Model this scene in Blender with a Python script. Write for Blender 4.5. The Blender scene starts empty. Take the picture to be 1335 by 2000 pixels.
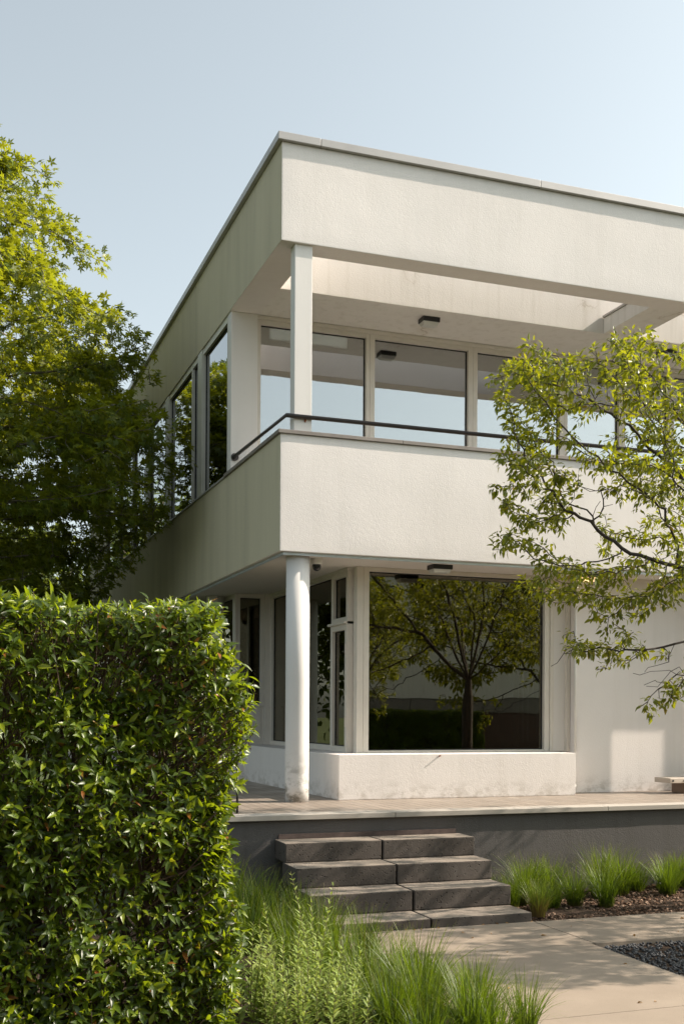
import bpy, bmesh, math, random
import numpy as np
from mathutils import Matrix, Vector, noise

random.seed(7)
RNG = np.random.default_rng(11)
S = bpy.context.scene
COL = S.collection
R = math.radians

# ------------------------------------------------------------------ camera
cam_data = bpy.data.cameras.new("camera")
cam = bpy.data.objects.new("camera", cam_data)
COL.objects.link(cam)
cam_data.sensor_fit = 'HORIZONTAL'
cam_data.sensor_width = 36.0
cam_data.lens = 36.0 * 2177 / 1335
cam_data.shift_y = 391.4 / 1335
cam_data.clip_start = 0.05
cam_data.clip_end = 2000
YAW = math.atan(786 / 2177)
cam.matrix_world = (Matrix.Translation((0, 0, 1.6)) @ Matrix.Rotation(-YAW, 4, 'Z')
                    @ Matrix.Rotation(R(90), 4, 'X') @ Matrix.Rotation(R(0.3), 4, 'Z'))
S.camera = cam

# ------------------------------------------------------------------ sky, sun, exposure
SUN_AZ = R(78)      # from the front facade's normal (-Y) towards +X
SUN_EL = R(37)
sun_vec = Vector((math.sin(SUN_AZ) * math.cos(SUN_EL), -math.cos(SUN_AZ) * math.cos(SUN_EL), math.sin(SUN_EL)))
world = bpy.data.worlds.new("World")
S.world = world
world.use_nodes = True
wn = world.node_tree
sky = wn.nodes.new("ShaderNodeTexSky")
sky.sky_type = 'NISHITA'
sky.sun_disc = False
sky.sun_elevation = SUN_EL
sky.sun_rotation = math.atan2(sun_vec.x, sun_vec.y)
sky.air_density = 1.0
sky.dust_density = 3.0
sky.ozone_density = 1.0
bg = wn.nodes["Background"]
bg.inputs["Strength"].default_value = 0.15
hsv = wn.nodes.new("ShaderNodeHueSaturation")   # thin milky veil over the blue
hsv.inputs["Saturation"].default_value = 0.40
hsv.inputs["Value"].default_value = 0.91
wn.links.new(sky.outputs[0], hsv.inputs["Color"])
skm = wn.nodes.new("ShaderNodeMix")
skm.data_type = 'RGBA'; skm.blend_type = 'MULTIPLY'
skm.inputs[0].default_value = 1.0
skm.inputs[7].default_value = (1.0, 1.05, 0.995, 1)
wn.links.new(hsv.outputs[0], skm.inputs[6])
wn.links.new(skm.outputs[2], bg.inputs["Color"])

sun_data = bpy.data.lights.new("sun", 'SUN')
sun_data.energy = 4.7
sun_data.angle = R(0.55)
sun_data.color = (1.0, 0.87, 0.74)
sun = bpy.data.objects.new("sun", sun_data)
COL.objects.link(sun)
sun.location = (20, 0, 20)
sun.rotation_euler = sun_vec.to_track_quat('Z', 'Y').to_euler()

S.view_settings.view_transform = 'Standard'
S.view_settings.look = 'None'
S.view_settings.exposure = 0.82
S.view_settings.gamma = 1.0
S.render.engine = 'CYCLES'
S.cycles.max_bounces = 10
S.cycles.transparent_max_bounces = 12
S.cycles.caustics_reflective = False
S.cycles.caustics_refractive = False
S.cycles.sample_clamp_indirect = 6.0


# ------------------------------------------------------------------ helpers
def tag(o, label=None, cat=None, group=None, kind=None):
    if label: o["label"] = label
    if cat: o["category"] = cat
    if group: o["group"] = group
    if kind: o["kind"] = kind
    return o


def empty(name, loc=(0, 0, 0), rz=0.0):
    o = bpy.data.objects.new(name, None)
    o.empty_display_size = 0.2
    o.location = loc
    o.rotation_euler = (0, 0, rz)
    COL.objects.link(o)
    return o


def base_of(parent):
    """world position of a parent's frame (a part built in world coordinates has its frame at the origin)"""
    return Vector((0, 0, 0)) if parent.parent is not None else parent.location.copy()


def link(name, me, mat, parent=None, local=False, smooth=False):
    """local=False: mesh is in world coordinates, shifted into the parent's frame."""
    o = bpy.data.objects.new(name, me)
    COL.objects.link(o)
    for m in (mat if isinstance(mat, (list, tuple)) else [mat]):
        me.materials.append(m)
    if smooth:
        me.polygons.foreach_set("use_smooth", [True] * len(me.polygons))
    if parent is not None:
        o.parent = parent
        if not local:
            o.matrix_parent_inverse = Matrix.Translation(-base_of(parent))
    return o


def build(name, bm, mat, parent=None, local=False, smooth=False):
    me = bpy.data.meshes.new(name)
    bmesh.ops.recalc_face_normals(bm, faces=bm.faces)
    bm.to_mesh(me)
    bm.free()
    return link(name, me, mat, parent, local, smooth)


def dup_tree(root, loc=None, rz=None, scale=None):
    r = root.copy()
    COL.objects.link(r)
    if loc is not None: r.location = loc
    if rz is not None: r.rotation_euler = (0, 0, rz)
    if scale is not None: r.scale = (scale, scale, scale)
    for ch in list(root.children):
        c = ch.copy()
        COL.objects.link(c)
        c.parent = r
        for g in list(ch.children):
            d = g.copy()
            COL.objects.link(d)
            d.parent = c
    return r


def box(bm, x0, x1, y0, y1, z0, z1, bev=0.0, mi=0):
    v = [bm.verts.new(p) for p in ((x0, y0, z0), (x1, y0, z0), (x1, y1, z0), (x0, y1, z0),
                                   (x0, y0, z1), (x1, y0, z1), (x1, y1, z1), (x0, y1, z1))]
    fs = [bm.faces.new([v[i] for i in f]) for f in
          ((3, 2, 1, 0), (4, 5, 6, 7), (0, 1, 5, 4), (1, 2, 6, 5), (2, 3, 7, 6), (3, 0, 4, 7))]
    for f in fs: f.material_index = mi
    if bev > 0:
        es = list({e for f in fs for e in f.edges})
        bmesh.ops.bevel(bm, geom=es, offset=bev, segments=2, affect='EDGES', profile=0.6, clamp_overlap=True)


def prism(bm, pts, z0, z1, bev=0.0):
    lo = [bm.verts.new((p[0], p[1], z0)) for p in pts]
    hi = [bm.verts.new((p[0], p[1], z1)) for p in pts]
    n = len(pts)
    fs = [bm.faces.new(lo[::-1]), bm.faces.new(hi)]
    for i in range(n):
        j = (i + 1) % n
        fs.append(bm.faces.new((lo[i], lo[j], hi[j], hi[i])))
    if bev > 0:
        es = list({e for f in fs for e in f.edges})
        bmesh.ops.bevel(bm, geom=es, offset=bev, segments=2, affect='EDGES', profile=0.6, clamp_overlap=True)


def tube(bm, pts, rads, n=8, caps=True):
    pts = [Vector(p) for p in pts]
    rings = []
    up = Vector((0.123, 0.31, 1)).normalized()
    for i, p in enumerate(pts):
        d = (pts[min(i + 1, len(pts) - 1)] - pts[max(i - 1, 0)]).normalized()
        a = d.cross(up)
        if a.length < 1e-3: a = d.cross(Vector((1, 0, 0)))
        a.normalize()
        b = d.cross(a).normalized()
        r = rads[i] if isinstance(rads, (list, tuple)) else rads
        rings.append([bm.verts.new(p + a * (r * math.cos(2 * math.pi * k / n)) + b * (r * math.sin(2 * math.pi * k / n)))
                      for k in range(n)])
    for A, B in zip(rings, rings[1:]):
        for k in range(n):
            bm.faces.new((A[k], A[(k + 1) % n], B[(k + 1) % n], B[k]))
    if caps:
        bm.faces.new(rings[0][::-1])
        bm.faces.new(rings[-1])


def lathe(bm, cx, cy, prof, n=32):
    """prof: list of (r, z)"""
    rings = []
    for r, z in prof:
        rings.append([bm.verts.new((cx + r * math.cos(2 * math.pi * k / n), cy + r * math.sin(2 * math.pi * k / n), z))
                      for k in range(n)])
    for A, B in zip(rings, rings[1:]):
        for k in range(n):
            bm.faces.new((A[k], A[(k + 1) % n], B[(k + 1) % n], B[k]))
    bm.faces.new(rings[0][::-1])
    bm.faces.new(rings[-1])


def wavy_sheet(bm, x0, x1, z0, z1, y, amp=0.0028, step=0.06):
    """plastered face at Y = y looking to -Y, gently uneven; its border stays on the plane"""
    nx = max(2, int((x1 - x0) / step)); nz = max(2, int((z1 - z0) / step))
    grid = []
    for j in range(nz + 1):
        row = []
        z = z0 + (z1 - z0) * j / nz
        for i in range(nx + 1):
            x = x0 + (x1 - x0) * i / nx
            edge = min(i, nx - i, j * 1.0, (nz - j) * 1.0)
            k = min(1.0, edge / 1.5)
            d = noise.noise(Vector((x * 1.15, z * 1.6, y))) + 0.45 * noise.noise(Vector((x * 4.1, z * 4.1, y + 7)))
            row.append(bm.verts.new((x, y - amp * k * (1.0 + d), z)))
        grid.append(row)
    for j in range(nz):
        for i in range(nx):
            f = bm.faces.new((grid[j][i], grid[j][i + 1], grid[j + 1][i + 1], grid[j + 1][i]))
            f.smooth = True


def np_mesh(name, V, F, attr=None):
    """V (n,3), F (m,k) all faces with k corners"""
    me = bpy.data.meshes.new(name)
    V = np.ascontiguousarray(V, np.float32)
    F = np.ascontiguousarray(F, np.int32)
    me.vertices.add(len(V)); me.vertices.foreach_set("co", V.ravel())
    me.loops.add(F.size); me.loops.foreach_set("vertex_index", F.ravel())
    me.polygons.add(len(F))
    me.polygons.foreach_set("loop_start", np.arange(0, F.size, F.shape[1], dtype=np.int32))
    me.polygons.foreach_set("loop_total", np.full(len(F), F.shape[1], np.int32))
    if attr is not None:
        a = me.attributes.new("t", 'FLOAT', 'POINT')
        a.data.foreach_set("value", np.ascontiguousarray(attr, np.float32))
    me.update(calc_edges=True)
    me.validate()
    return me


def unit(a):
    return a / np.maximum(np.linalg.norm(a, axis=-1, keepdims=True), 1e-9)


def scatter(tv, tf, org, d, nrm, size):
    """copies of a template (x along d, y across, z along nrm) as one big mesh"""
    d = unit(d)
    b = unit(np.cross(nrm, d))
    n = np.cross(d, b)
    V = (org[:, None, :] + size[:, None, None] * (tv[None, :, 0:1] * d[:, None, :] + tv[None, :, 1:2] * b[:, None, :]
                                                  + tv[None, :, 2:3] * n[:, None, :]))
    F = tf[None] + (np.arange(len(org)) * len(tv))[:, None, None]
    return V.reshape(-1, 3), F.reshape(-1, tf.shape[1])


# leaf templates
def leaf_lance(w=0.36, fold=0.10, droop=0.16):
    xs = (0.0, 0.10, 0.32, 0.58, 0.82, 1.0)
    hw = (0.012, w * 0.24, w * 0.5, w * 0.46, w * 0.2, 0.0)
    tv, tf = [], []
    for x, h in zip(xs, hw):
        z = -droop * x * x
        tv += [(x, -h, z + fold * h / w * 2), (x, 0, z), (x, h, z + fold * h / w * 2)]
    for i in range(len(xs) - 1):
        a = 3 * i
        tf += [(a, a + 1, a + 4, a + 3), (a + 1, a + 2, a + 5, a + 4)]
    return np.array(tv, float), np.array(tf)


def leaf_simple(w=0.4, fold=0.12, droop=0.2):
    tv = np.array([(0, 0, 0), (0.35, -w / 2, fold - droop * .12), (0.35, 0, -droop * .12), (0.35, w / 2, fold - droop * .12),
                   (0.7, -w * .33, fold * .6 - droop * .5), (0.7, 0, -droop * .5), (0.7, w * .33, fold * .6 - droop * .5), (1, 0, -droop)], float)
    tf = np.array([(0, 2, 1), (0, 3, 2), (1, 2, 5), (1, 5, 4), (2, 3, 6), (2, 6, 5), (4, 5, 7), (5, 6, 7)])
    return tv, tf


def leaf_star():
    tv = [(0.0, 0, 0), (0.34, 0, 0)]
    tf = []
    lobes = ((-118, .46), (-58, .66), (0, .72), (58, .66), (118, .46))
    for a, L in lobes:
        a = R(a)
        c, s = math.cos(a), math.sin(a)
        i = len(tv)
        tv += [(0.34 + c * L * .42 - s * .13, s * L * .42 + c * .13, .03), (0.34 + c * L, s * L, -.10 * L),
               (0.34 + c * L * .42 + s * .13, s * L * .42 - c * .13, .03)]
        tf += [(1, i + 2, i + 1, i)]
    return np.array(tv, float), np.array(tf)


# ------------------------------------------------------------------ materials
def new_mat(name):
    m = bpy.data.materials.new(name)
    m.use_nodes = True
    nt = m.node_tree
    return m, nt, nt.nodes["Principled BSDF"]


def N(nt, t, **kw):
    n = nt.nodes.new(t)
    for k, v in kw.items():
        if k in n.inputs: n.inputs[k].default_value = v
        else: setattr(n, k, v)
    return n


def noise_node(nt, scale, detail=4, rough=0.55, vec=None, scl=None):
    if vec is None:
        vec = N(nt, "ShaderNodeTexCoord").outputs["Object"]
    if scl is not None:
        mp = N(nt, "ShaderNodeMapping")
        mp.inputs["Scale"].default_value = scl
        nt.links.new(vec, mp.inputs["Vector"])
        vec = mp.outputs["Vector"]
    n = N(nt, "ShaderNodeTexNoise")
    n.inputs["Scale"].default_value = scale
    n.inputs["Detail"].default_value = detail
    n.inputs["Roughness"].default_value = rough
    nt.links.new(vec, n.inputs["Vector"])
    return n.outputs["Fac"]


def ramp(nt, fac, stops):
    r = N(nt, "ShaderNodeValToRGB")
    el = r.color_ramp.elements
    while len(el) < len(stops): el.new(0.5)
    for e, (p, c) in zip(el, stops):
        e.position = p
        e.color = (c[0], c[1], c[2], 1) if hasattr(c, "__len__") else (c, c, c, 1)
    nt.links.new(fac, r.inputs["Fac"])
    return r.outputs["Color"]


def mixc(nt, fac, a, b, mode='MIX'):
    m = N(nt, "ShaderNodeMix", data_type='RGBA', blend_type=mode)
    for sock, v in ((m.inputs[0], fac), (m.inputs[6], a), (m.inputs[7], b)):
        if hasattr(v, "is_linked"): nt.links.new(v, sock)
        elif hasattr(v, "__len__"): sock.default_value = (v[0], v[1], v[2], 1)
        else: sock.default_value = v
    return m.outputs[2]


def math_node(nt, op, a, b=None):
    m = N(nt, "ShaderNodeMath", operation=op)
    for i, v in enumerate((a, b)):
        if v is None: continue
        if hasattr(v, "is_linked"): nt.links.new(v, m.inputs[i])
        else: m.inputs[i].default_value = v
    return m.outputs[0]


def bump(nt, h, dist, strength=1.0, prev=None):
    b = N(nt, "ShaderNodeBump")
    b.inputs["Distance"].default_value = dist
    b.inputs["Strength"].default_value = strength
    nt.links.new(h, b.inputs["Height"])
    if prev is not None: nt.links.new(prev, b.inputs["Normal"])
    return b.outputs["Normal"]


def mat_plain(name, col, rough=0.5, metal=0.0, var=0.08, scale=6.0, bmp=0.0, bscale=80, spec=0.5):
    m, nt, p = new_mat(name)
    f = noise_node(nt, scale, 5)
    lo = tuple(c * (1 - var) for c in col); hi = tuple(min(1, c * (1 + var)) for c in col)
    nt.links.new(ramp(nt, f, ((0.3, lo), (0.7, hi))), p.inputs["Base Color"])
    p.inputs["Roughness"].default_value = rough
    p.inputs["Metallic"].default_value = metal
    p.inputs["Specular IOR Level"].default_value = spec
    if bmp > 0:
        nt.links.new(bump(nt, noise_node(nt, bscale, 3), bmp), p.inputs["Normal"])
    return m


def mat_stucco(name, col, algae_bounce=None, grain=0.0019, streak=0.10, cracks=False):
    m, nt, p = new_mat(name)
    big = noise_node(nt, 0.9, 5, 0.6)
    c = ramp(nt, big, ((0.3, tuple(x * 0.93 for x in col)), (0.68, col)))
    st = noise_node(nt, 1.0, 4, 0.6, scl=(9, 9, 0.5))
    c = mixc(nt, ramp(nt, st, ((0.50, 0.0), (0.78, streak * 2.2))), c, (col[0] * .62, col[1] * .6, col[2] * .54))
    if algae_bounce is not None:
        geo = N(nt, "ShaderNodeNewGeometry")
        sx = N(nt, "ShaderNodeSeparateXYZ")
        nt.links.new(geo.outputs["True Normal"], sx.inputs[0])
        side = math_node(nt, 'LESS_THAN', sx.outputs[0], -0.6)  # left faces: algae stain plus shade and green tree bounce put into the colour
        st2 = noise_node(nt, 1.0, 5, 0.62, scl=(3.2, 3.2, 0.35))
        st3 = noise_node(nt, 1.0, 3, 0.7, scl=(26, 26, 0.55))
        g = ramp(nt, st2, ((0.25, tuple(x * 1.1 for x in algae_bounce)), (0.55, algae_bounce), (0.8, tuple(x * .84 for x in algae_bounce))))
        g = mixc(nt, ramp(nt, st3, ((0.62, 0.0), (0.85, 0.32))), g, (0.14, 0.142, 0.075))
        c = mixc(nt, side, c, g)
    if cracks:
        vec = N(nt, "ShaderNodeTexCoord").outputs["Object"]
        wob = N(nt, "ShaderNodeTexNoise"); wob.inputs["Scale"].default_value = 2.2; wob.inputs["Detail"].default_value = 6
        nt.links.new(vec, wob.inputs["Vector"])
        vv = N(nt, "ShaderNodeVectorMath", operation='ADD')
        nt.links.new(vec, vv.inputs[0]); nt.links.new(wob.outputs["Color"], vv.inputs[1])
        vo = N(nt, "ShaderNodeTexVoronoi", feature='DISTANCE_TO_EDGE'); vo.inputs["Scale"].default_value = 0.75
        nt.links.new(vv.outputs[0], vo.inputs["Vector"])
        line = ramp(nt, vo.outputs["Distance"], ((0.0, 1.0), (0.006, 0.0)))
        msk = ramp(nt, noise_node(nt, 0.8, 2), ((0.52, 0.0), (0.60, 1.0)))
        k = math_node(nt, 'MULTIPLY', line, msk)
        c = mixc(nt, math_node(nt, 'MULTIPLY', k, 0.75), c, (0.25, 0.2, 0.15))
        halo = ramp(nt, vo.outputs["Distance"], ((0.0, 0.30), (0.06, 0.0)))
        c = mixc(nt, math_node(nt, 'MULTIPLY', halo, msk), c, (0.5, 0.43, 0.33))
    nt.links.new(c, p.inputs["Base Color"])
    p.inputs["Roughness"].default_value = 0.92
    p.inputs["Specular IOR Level"].default_value = 0.15
    b1 = bump(nt, noise_node(nt, 95, 3, 0.6), grain)
    b2 = bump(nt, noise_node(nt, 30, 4, 0.6), grain * 0.9, 0.6, b1)
    nt.links.new(b2, p.inputs["Normal"])
    return m


def mat_glass(name, tint=(0.62, 0.64, 0.62), base=0.24, wob=0.0006, refl=(0.95, 0.97, 0.98)):
    m, nt, p = new_mat(name)
    nt.nodes.remove(p)
    out = nt.nodes["Material Output"]
    tr = N(nt, "ShaderNodeBsdfTransparent"); tr.inputs["Color"].default_value = (*tint, 1)
    gl = N(nt, "ShaderNodeBsdfGlossy"); gl.inputs["Roughness"].default_value = 0.0
    gl.inputs["Color"].default_value = (*refl, 1)
    fr = N(nt, "ShaderNodeFresnel"); fr.inputs["IOR"].default_value = 1.52
    fac = math_node(nt, 'ADD', math_node(nt, 'MULTIPLY', fr.outputs[0], 1.0 - base), base)
    nrm = bump(nt, noise_node(nt, 1.7, 2), wob * 10, 0.12)
    nt.links.new(nrm, gl.inputs["Normal"])
    mx = N(nt, "ShaderNodeMixShader")
    nt.links.new(fac, mx.inputs[0]); nt.links.new(tr.outputs[0], mx.inputs[1]); nt.links.new(gl.outputs[0], mx.inputs[2])
    nt.links.new(mx.outputs[0], out.inputs["Surface"])
    return m


def mat_leaf(name, stops, trans, rough=0.45, spec=0.4, tfac=0.38):
    m, nt, p = new_mat(name)
    out = nt.nodes["Material Output"]
    geo = N(nt, "ShaderNodeNewGeometry")
    c = ramp(nt, geo.outputs["Random Per Island"], stops)
    nt.links.new(c, p.inputs["Base Color"])
    p.inputs["Roughness"].default_value = rough
    p.inputs["Specular IOR Level"].default_value = spec
    t = N(nt, "ShaderNodeBsdfTranslucent")
    c2 = mixc(nt, 0.75, c, trans)
    nt.links.new(c2, t.inputs["Color"])
    mx = N(nt, "ShaderNodeMixShader"); mx.inputs[0].default_value = tfac
    nt.links.new(p.outputs[0], mx.inputs[1]); nt.links.new(t.outputs[0], mx.inputs[2])
    nt.links.new(mx.outputs[0], out.inputs["Surface"])
    return m


def mat_blade(name, stops, trans=(0.30, 0.44, 0.012)):
    m, nt, p = new_mat(name)
    out = nt.nodes["Material Output"]
    at = N(nt, "ShaderNodeAttribute", attribute_name="t")
    geo = N(nt, "ShaderNodeNewGeometry")
    c = ramp(nt, at.outputs["Fac"], stops)
    c = mixc(nt, 1.0, c, ramp(nt, geo.outputs["Random Per Island"], ((0.0, (0.72, 0.8, 0.7)), (0.75, (1.1, 1.05, 0.9)), (0.93, (1.25, 1.05, 0.8)), (1.0, (1.9, 1.15, 0.9)))), 'MULTIPLY')
    nt.links.new(c, p.inputs["Base Color"])
    p.inputs["Roughness"].default_value = 0.5
    t = N(nt, "ShaderNodeBsdfTranslucent"); nt.links.new(mixc(nt, 0.6, c, trans), t.inputs["Color"])
    mx = N(nt, "ShaderNodeMixShader"); mx.inputs[0].default_value = 0.35
    nt.links.new(p.outputs[0], mx.inputs[1]); nt.links.new(t.outputs[0], mx.inputs[2])
    nt.links.new(mx.outputs[0], out.inputs["Surface"])
    return m


def mat_stone_step():
    m, nt, p = new_mat("step_stone")
    c = ramp(nt, noise_node(nt, 3, 6, 0.65), ((0.3, (0.066, 0.057, 0.050)), (0.7, (0.118, 0.102, 0.090))))
    pits = N(nt, "ShaderNodeTexVoronoi"); pits.inputs["Scale"].default_value = 48
    nt.links.new(N(nt, "ShaderNodeTexCoord").outputs["Object"], pits.inputs["Vector"])
    big = ramp(nt, noise_node(nt, 30, 2), ((0.5, 0.0), (0.62, 1.0)))
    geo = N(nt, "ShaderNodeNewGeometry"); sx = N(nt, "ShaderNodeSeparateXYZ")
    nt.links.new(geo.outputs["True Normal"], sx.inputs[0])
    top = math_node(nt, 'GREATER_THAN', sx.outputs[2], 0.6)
    pit = math_node(nt, 'MULTIPLY', ramp(nt, pits.outputs["Distance"], ((0.20, 1.0), (0.36, 0.0))), big)
    pit = math_node(nt, 'MULTIPLY', pit, math_node(nt, 'SUBTRACT', 1.0, math_node(nt, 'MULTIPLY', top, 0.8)))
    c = mixc(nt, math_node(nt, 'MULTIPLY', pit, 0.85), c, (0.03, 0.026, 0.022))
    c = mixc(nt, ramp(nt, noise_node(nt, 1.0, 4, 0.6, scl=(14, 14, 5)), ((0.6, 0.0), (0.8, 0.16))), c, (0.30, 0.28, 0.26))
    c = mixc(nt, math_node(nt, 'MULTIPLY', top, 0.75), c, ramp(nt, noise_node(nt, 50, 3), ((0.3, (0.25, 0.212, 0.172)), (0.7, (0.33, 0.282, 0.232)))))  # sunlit tone put into the colour of the tops, fronts kept darker
    nt.links.new(c, p.inputs["Base Color"])
    p.inputs["Roughness"].default_value = 0.9
    p.inputs["Specular IOR Level"].default_value = 0.2
    b1 = bump(nt, noise_node(nt, 70, 4), 0.002)
    inv = math_node(nt, 'MULTIPLY', pit, -1.0)
    nt.links.new(bump(nt, inv, 0.006, 1.0, b1), p.inputs["Normal"])
    return m


def mat_concrete(name, a, b, speck=0.4):
    m, nt, p = new_mat(name)
    c = ramp(nt, noise_node(nt, 1.6, 6, 0.62), ((0.3, a), (0.7, b)))
    c = mixc(nt, ramp(nt, noise_node(nt, 140, 2), ((0.62, 0.0), (0.72, speck))), c, tuple(x * .35 for x in a))
    c = mixc(nt, ramp(nt, noise_node(nt, 0.55, 3), ((0.5, 0.0), (0.75, 0.35))), c, tuple(x * .72 for x in a))
    nt.links.new(c, p.inputs["Base Color"])
    p.inputs["Roughness"].default_value = 0.9
    p.inputs["Specular IOR Level"].default_value = 0.2
    nt.links.new(bump(nt, noise_node(nt, 120, 3), 0.0012), p.inputs["Normal"])
    return m


def mat_pavers():
    m, nt, p = new_mat("terrace_pavers")
    tc = N(nt, "ShaderNodeTexCoord"); mp = N(nt, "ShaderNodeMapping")
    mp.inputs["Rotation"].default_value = (0, 0, R(90))
    nt.links.new(tc.outputs["Object"], mp.inputs["Vector"])
    br = N(nt, "ShaderNodeTexBrick")
    br.inputs["Scale"].default_value = 1.0
    br.inputs["Brick Width"].default_value = 0.42
    br.inputs["Row Height"].default_value = 0.10
    br.inputs["Mortar Size"].default_value = 0.004
    br.inputs["Color1"].default_value = (0.27, 0.222, 0.18, 1)
    br.inputs["Color2"].default_value = (0.33, 0.275, 0.225, 1)
    br.inputs["Mortar"].default_value = (0.07, 0.06, 0.05, 1)
    nt.links.new(mp.outputs[0], br.inputs["Vector"])
    c = mixc(nt, ramp(nt, noise_node(nt, 2.2, 5), ((0.4, 0.0), (0.75, 0.5))), br.outputs["Color"], (0.20, 0.165, 0.135))
    nt.links.new(c, p.inputs["Base Color"])
    nt.links.new(ramp(nt, noise_node(nt, 3.0, 4), ((0.35, 0.32), (0.7, 0.6))), p.inputs["Roughness"])
    inv = math_node(nt, 'MULTIPLY', br.outputs["Fac"], -1.0)
    nt.links.new(bump(nt, inv, 0.002), p.inputs["Normal"])
    return m


def mat_brick():
    m, nt, p = new_mat("dark_brick")
    tc = N(nt, "ShaderNodeTexCoord"); mp = N(nt, "ShaderNodeMapping")
    mp.inputs["Rotation"].default_value = (R(90), 0, 0)
    nt.links.new(tc.outputs["Object"], mp.inputs["Vector"])
    br = N(nt, "ShaderNodeTexBrick")
    br.inputs["Scale"].default_value = 1.0
    br.inputs["Brick Width"].default_value = 0.22
    br.inputs["Row Height"].default_value = 0.065
    br.inputs["Mortar Size"].default_value = 0.006
    br.inputs["Color1"].default_value = (0.09, 0.045, 0.03, 1)
    br.inputs["Color2"].default_value = (0.12, 0.06, 0.04, 1)
    br.inputs["Mortar"].default_value = (0.12, 0.11, 0.10, 1)
    nt.links.new(mp.outputs[0], br.inputs["Vector"])
    nt.links.new(br.outputs["Color"], p.inputs["Base Color"])
    p.inputs["Roughness"].default_value = 0.9
    return m


M = {}
M['stucco'] = mat_stucco("white_stucco", (0.76, 0.722, 0.695), algae_bounce=(0.53, 0.478, 0.355), streak=0.055)
M['stucco_clean'] = mat_stucco("clean_white_stucco", (0.76, 0.722, 0.695), streak=0.07)
M['stucco_cracked'] = mat_stucco("weathered_white_stucco", (0.77, 0.74, 0.70), streak=0.20, cracks=True)
M['soffit'] = mat_stucco("smooth_white_plaster", (0.72, 0.69, 0.655), grain=0.0005, streak=0.04)
M['column'] = mat_stucco("painted_column", (0.71, 0.69, 0.665), grain=0.0007, streak=0.06)
def scuff(m, z0, z1, col, amt):
    nt = m.node_tree; p = nt.nodes["Principled BSDF"]
    old = p.inputs["Base Color"].links[0].from_socket
    sx = N(nt, "ShaderNodeSeparateXYZ"); nt.links.new(N(nt, "ShaderNodeTexCoord").outputs["Object"], sx.inputs[0])
    mr = N(nt, "ShaderNodeMapRange"); mr.inputs[1].default_value = z0; mr.inputs[2].default_value = z1; mr.inputs[3].default_value = 1; mr.inputs[4].default_value = 0
    nt.links.new(sx.outputs[2], mr.inputs[0])
    f = math_node(nt, 'MULTIPLY', mr.outputs[0], ramp(nt, noise_node(nt, 1.0, 6, 0.7, scl=(7, 7, 11)), ((0.46, 0.0), (0.60, amt))))
    nt.links.new(mixc(nt, f, old, col), p.inputs["Base Color"])


scuff(M['column'], 0.75, 1.25, (0.20, 0.19, 0.16), 0.95)
scuff(M['stucco_clean'], 0.747, 0.95, (0.36, 0.32, 0.27), 0.6)
M['plinth'] = mat_stucco("dark_grey_render", (0.118, 0.110, 0.106), grain=0.0032, streak=0.16)
scuff(M['plinth'], -0.05, 0.42, (0.20, 0.175, 0.15), 0.6)
M['frame'] = mat_plain("cream_window_frame", (0.62, 0.58, 0.52), 0.42, var=0.04)
M['frame_grey'] = mat_plain("greyed_window_frame", (0.40, 0.39, 0.36), 0.42, var=0.05)
M['frame_side'] = mat_plain("pale_side_frame", (0.56, 0.54, 0.48), 0.42, var=0.05)
M['seal'] = mat_plain("black_rubber_seal", (0.012, 0.012, 0.012), 0.6)
M['coping'] = mat_plain("zinc_coping", (0.40, 0.385, 0.37), 0.42, metal=0.35, var=0.1, scale=2.0)
M['sill'] = mat_plain("brown_stone_cap", (0.21, 0.185, 0.165), 0.6, var=0.15, bmp=0.0006)
M['drip'] = mat_plain("pale_metal_drip", (0.55, 0.60, 0.63), 0.35, metal=0.3)
M['rail'] = mat_plain("dark_bronze_rail", (0.055, 0.045, 0.04), 0.38, metal=0.3, var=0.15)
M['black'] = mat_plain("black_metal", (0.014, 0.014, 0.015), 0.4)
M['lens'] = mat_plain("frosted_lamp_lens", (0.55, 0.55, 0.53), 0.3)
M['glass'] = mat_glass("window_glass", tint=(0.66, 0.68, 0.66), base=0.38)
M['glass_dark'] = mat_glass("dim_window_glass", tint=(0.40, 0.40, 0.36), base=0.17, refl=(0.86, 0.82, 0.68))
M['glass_side'] = mat_glass("side_window_glass", tint=(0.35, 0.37, 0.35), base=0.42, wob=0.0014)
M['interior'] = mat_plain("interior_plaster", (0.42, 0.40, 0.37), 0.9, var=0.05)
M['interior_floor'] = mat_plain("dark_floor", (0.06, 0.05, 0.045), 0.5)
M['curtain'] = mat_plain("blue_grey_curtain", (0.40, 0.46, 0.55), 0.9, var=0.2, scale=3)
M['step'] = mat_stone_step()
M['path'] = mat_concrete("path_concrete", (0.25, 0.205, 0.16), (0.31, 0.257, 0.203))
M['edge'] = mat_concrete("edge_stone", (0.36, 0.33, 0.29), (0.44, 0.405, 0.36), 0.15)
M['pavers'] = mat_pavers()
M['brick'] = mat_brick()
M['soil'] = mat_plain("dark_soil", (0.052, 0.036, 0.026), 0.95, var=0.5, scale=14, bmp=0.02, bscale=18, spec=0.1)
M['lawn'] = mat_plain("far_ground", (0.06, 0.075, 0.03), 0.95, var=0.4, scale=0.8, spec=0.1)
M['gravel'] = mat_plain("black_gravel", (0.05, 0.05, 0.053), 0.6, var=0.6, scale=9)
M['bark'] = mat_plain("dark_bark", (0.055, 0.042, 0.034), 0.85, var=0.4, scale=20, bmp=0.004, bscale=40)
M['bark_grey'] = mat_plain("grey_bark", (0.13, 0.11, 0.085), 0.85, var=0.4, scale=20, bmp=0.004, bscale=40)
M['twig'] = mat_plain("brown_twig", (0.10, 0.065, 0.045), 0.8, var=0.4, scale=20)
M['white_plastic'] = mat_plain("white_plastic", (0.72, 0.71, 0.68), 0.35)
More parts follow.
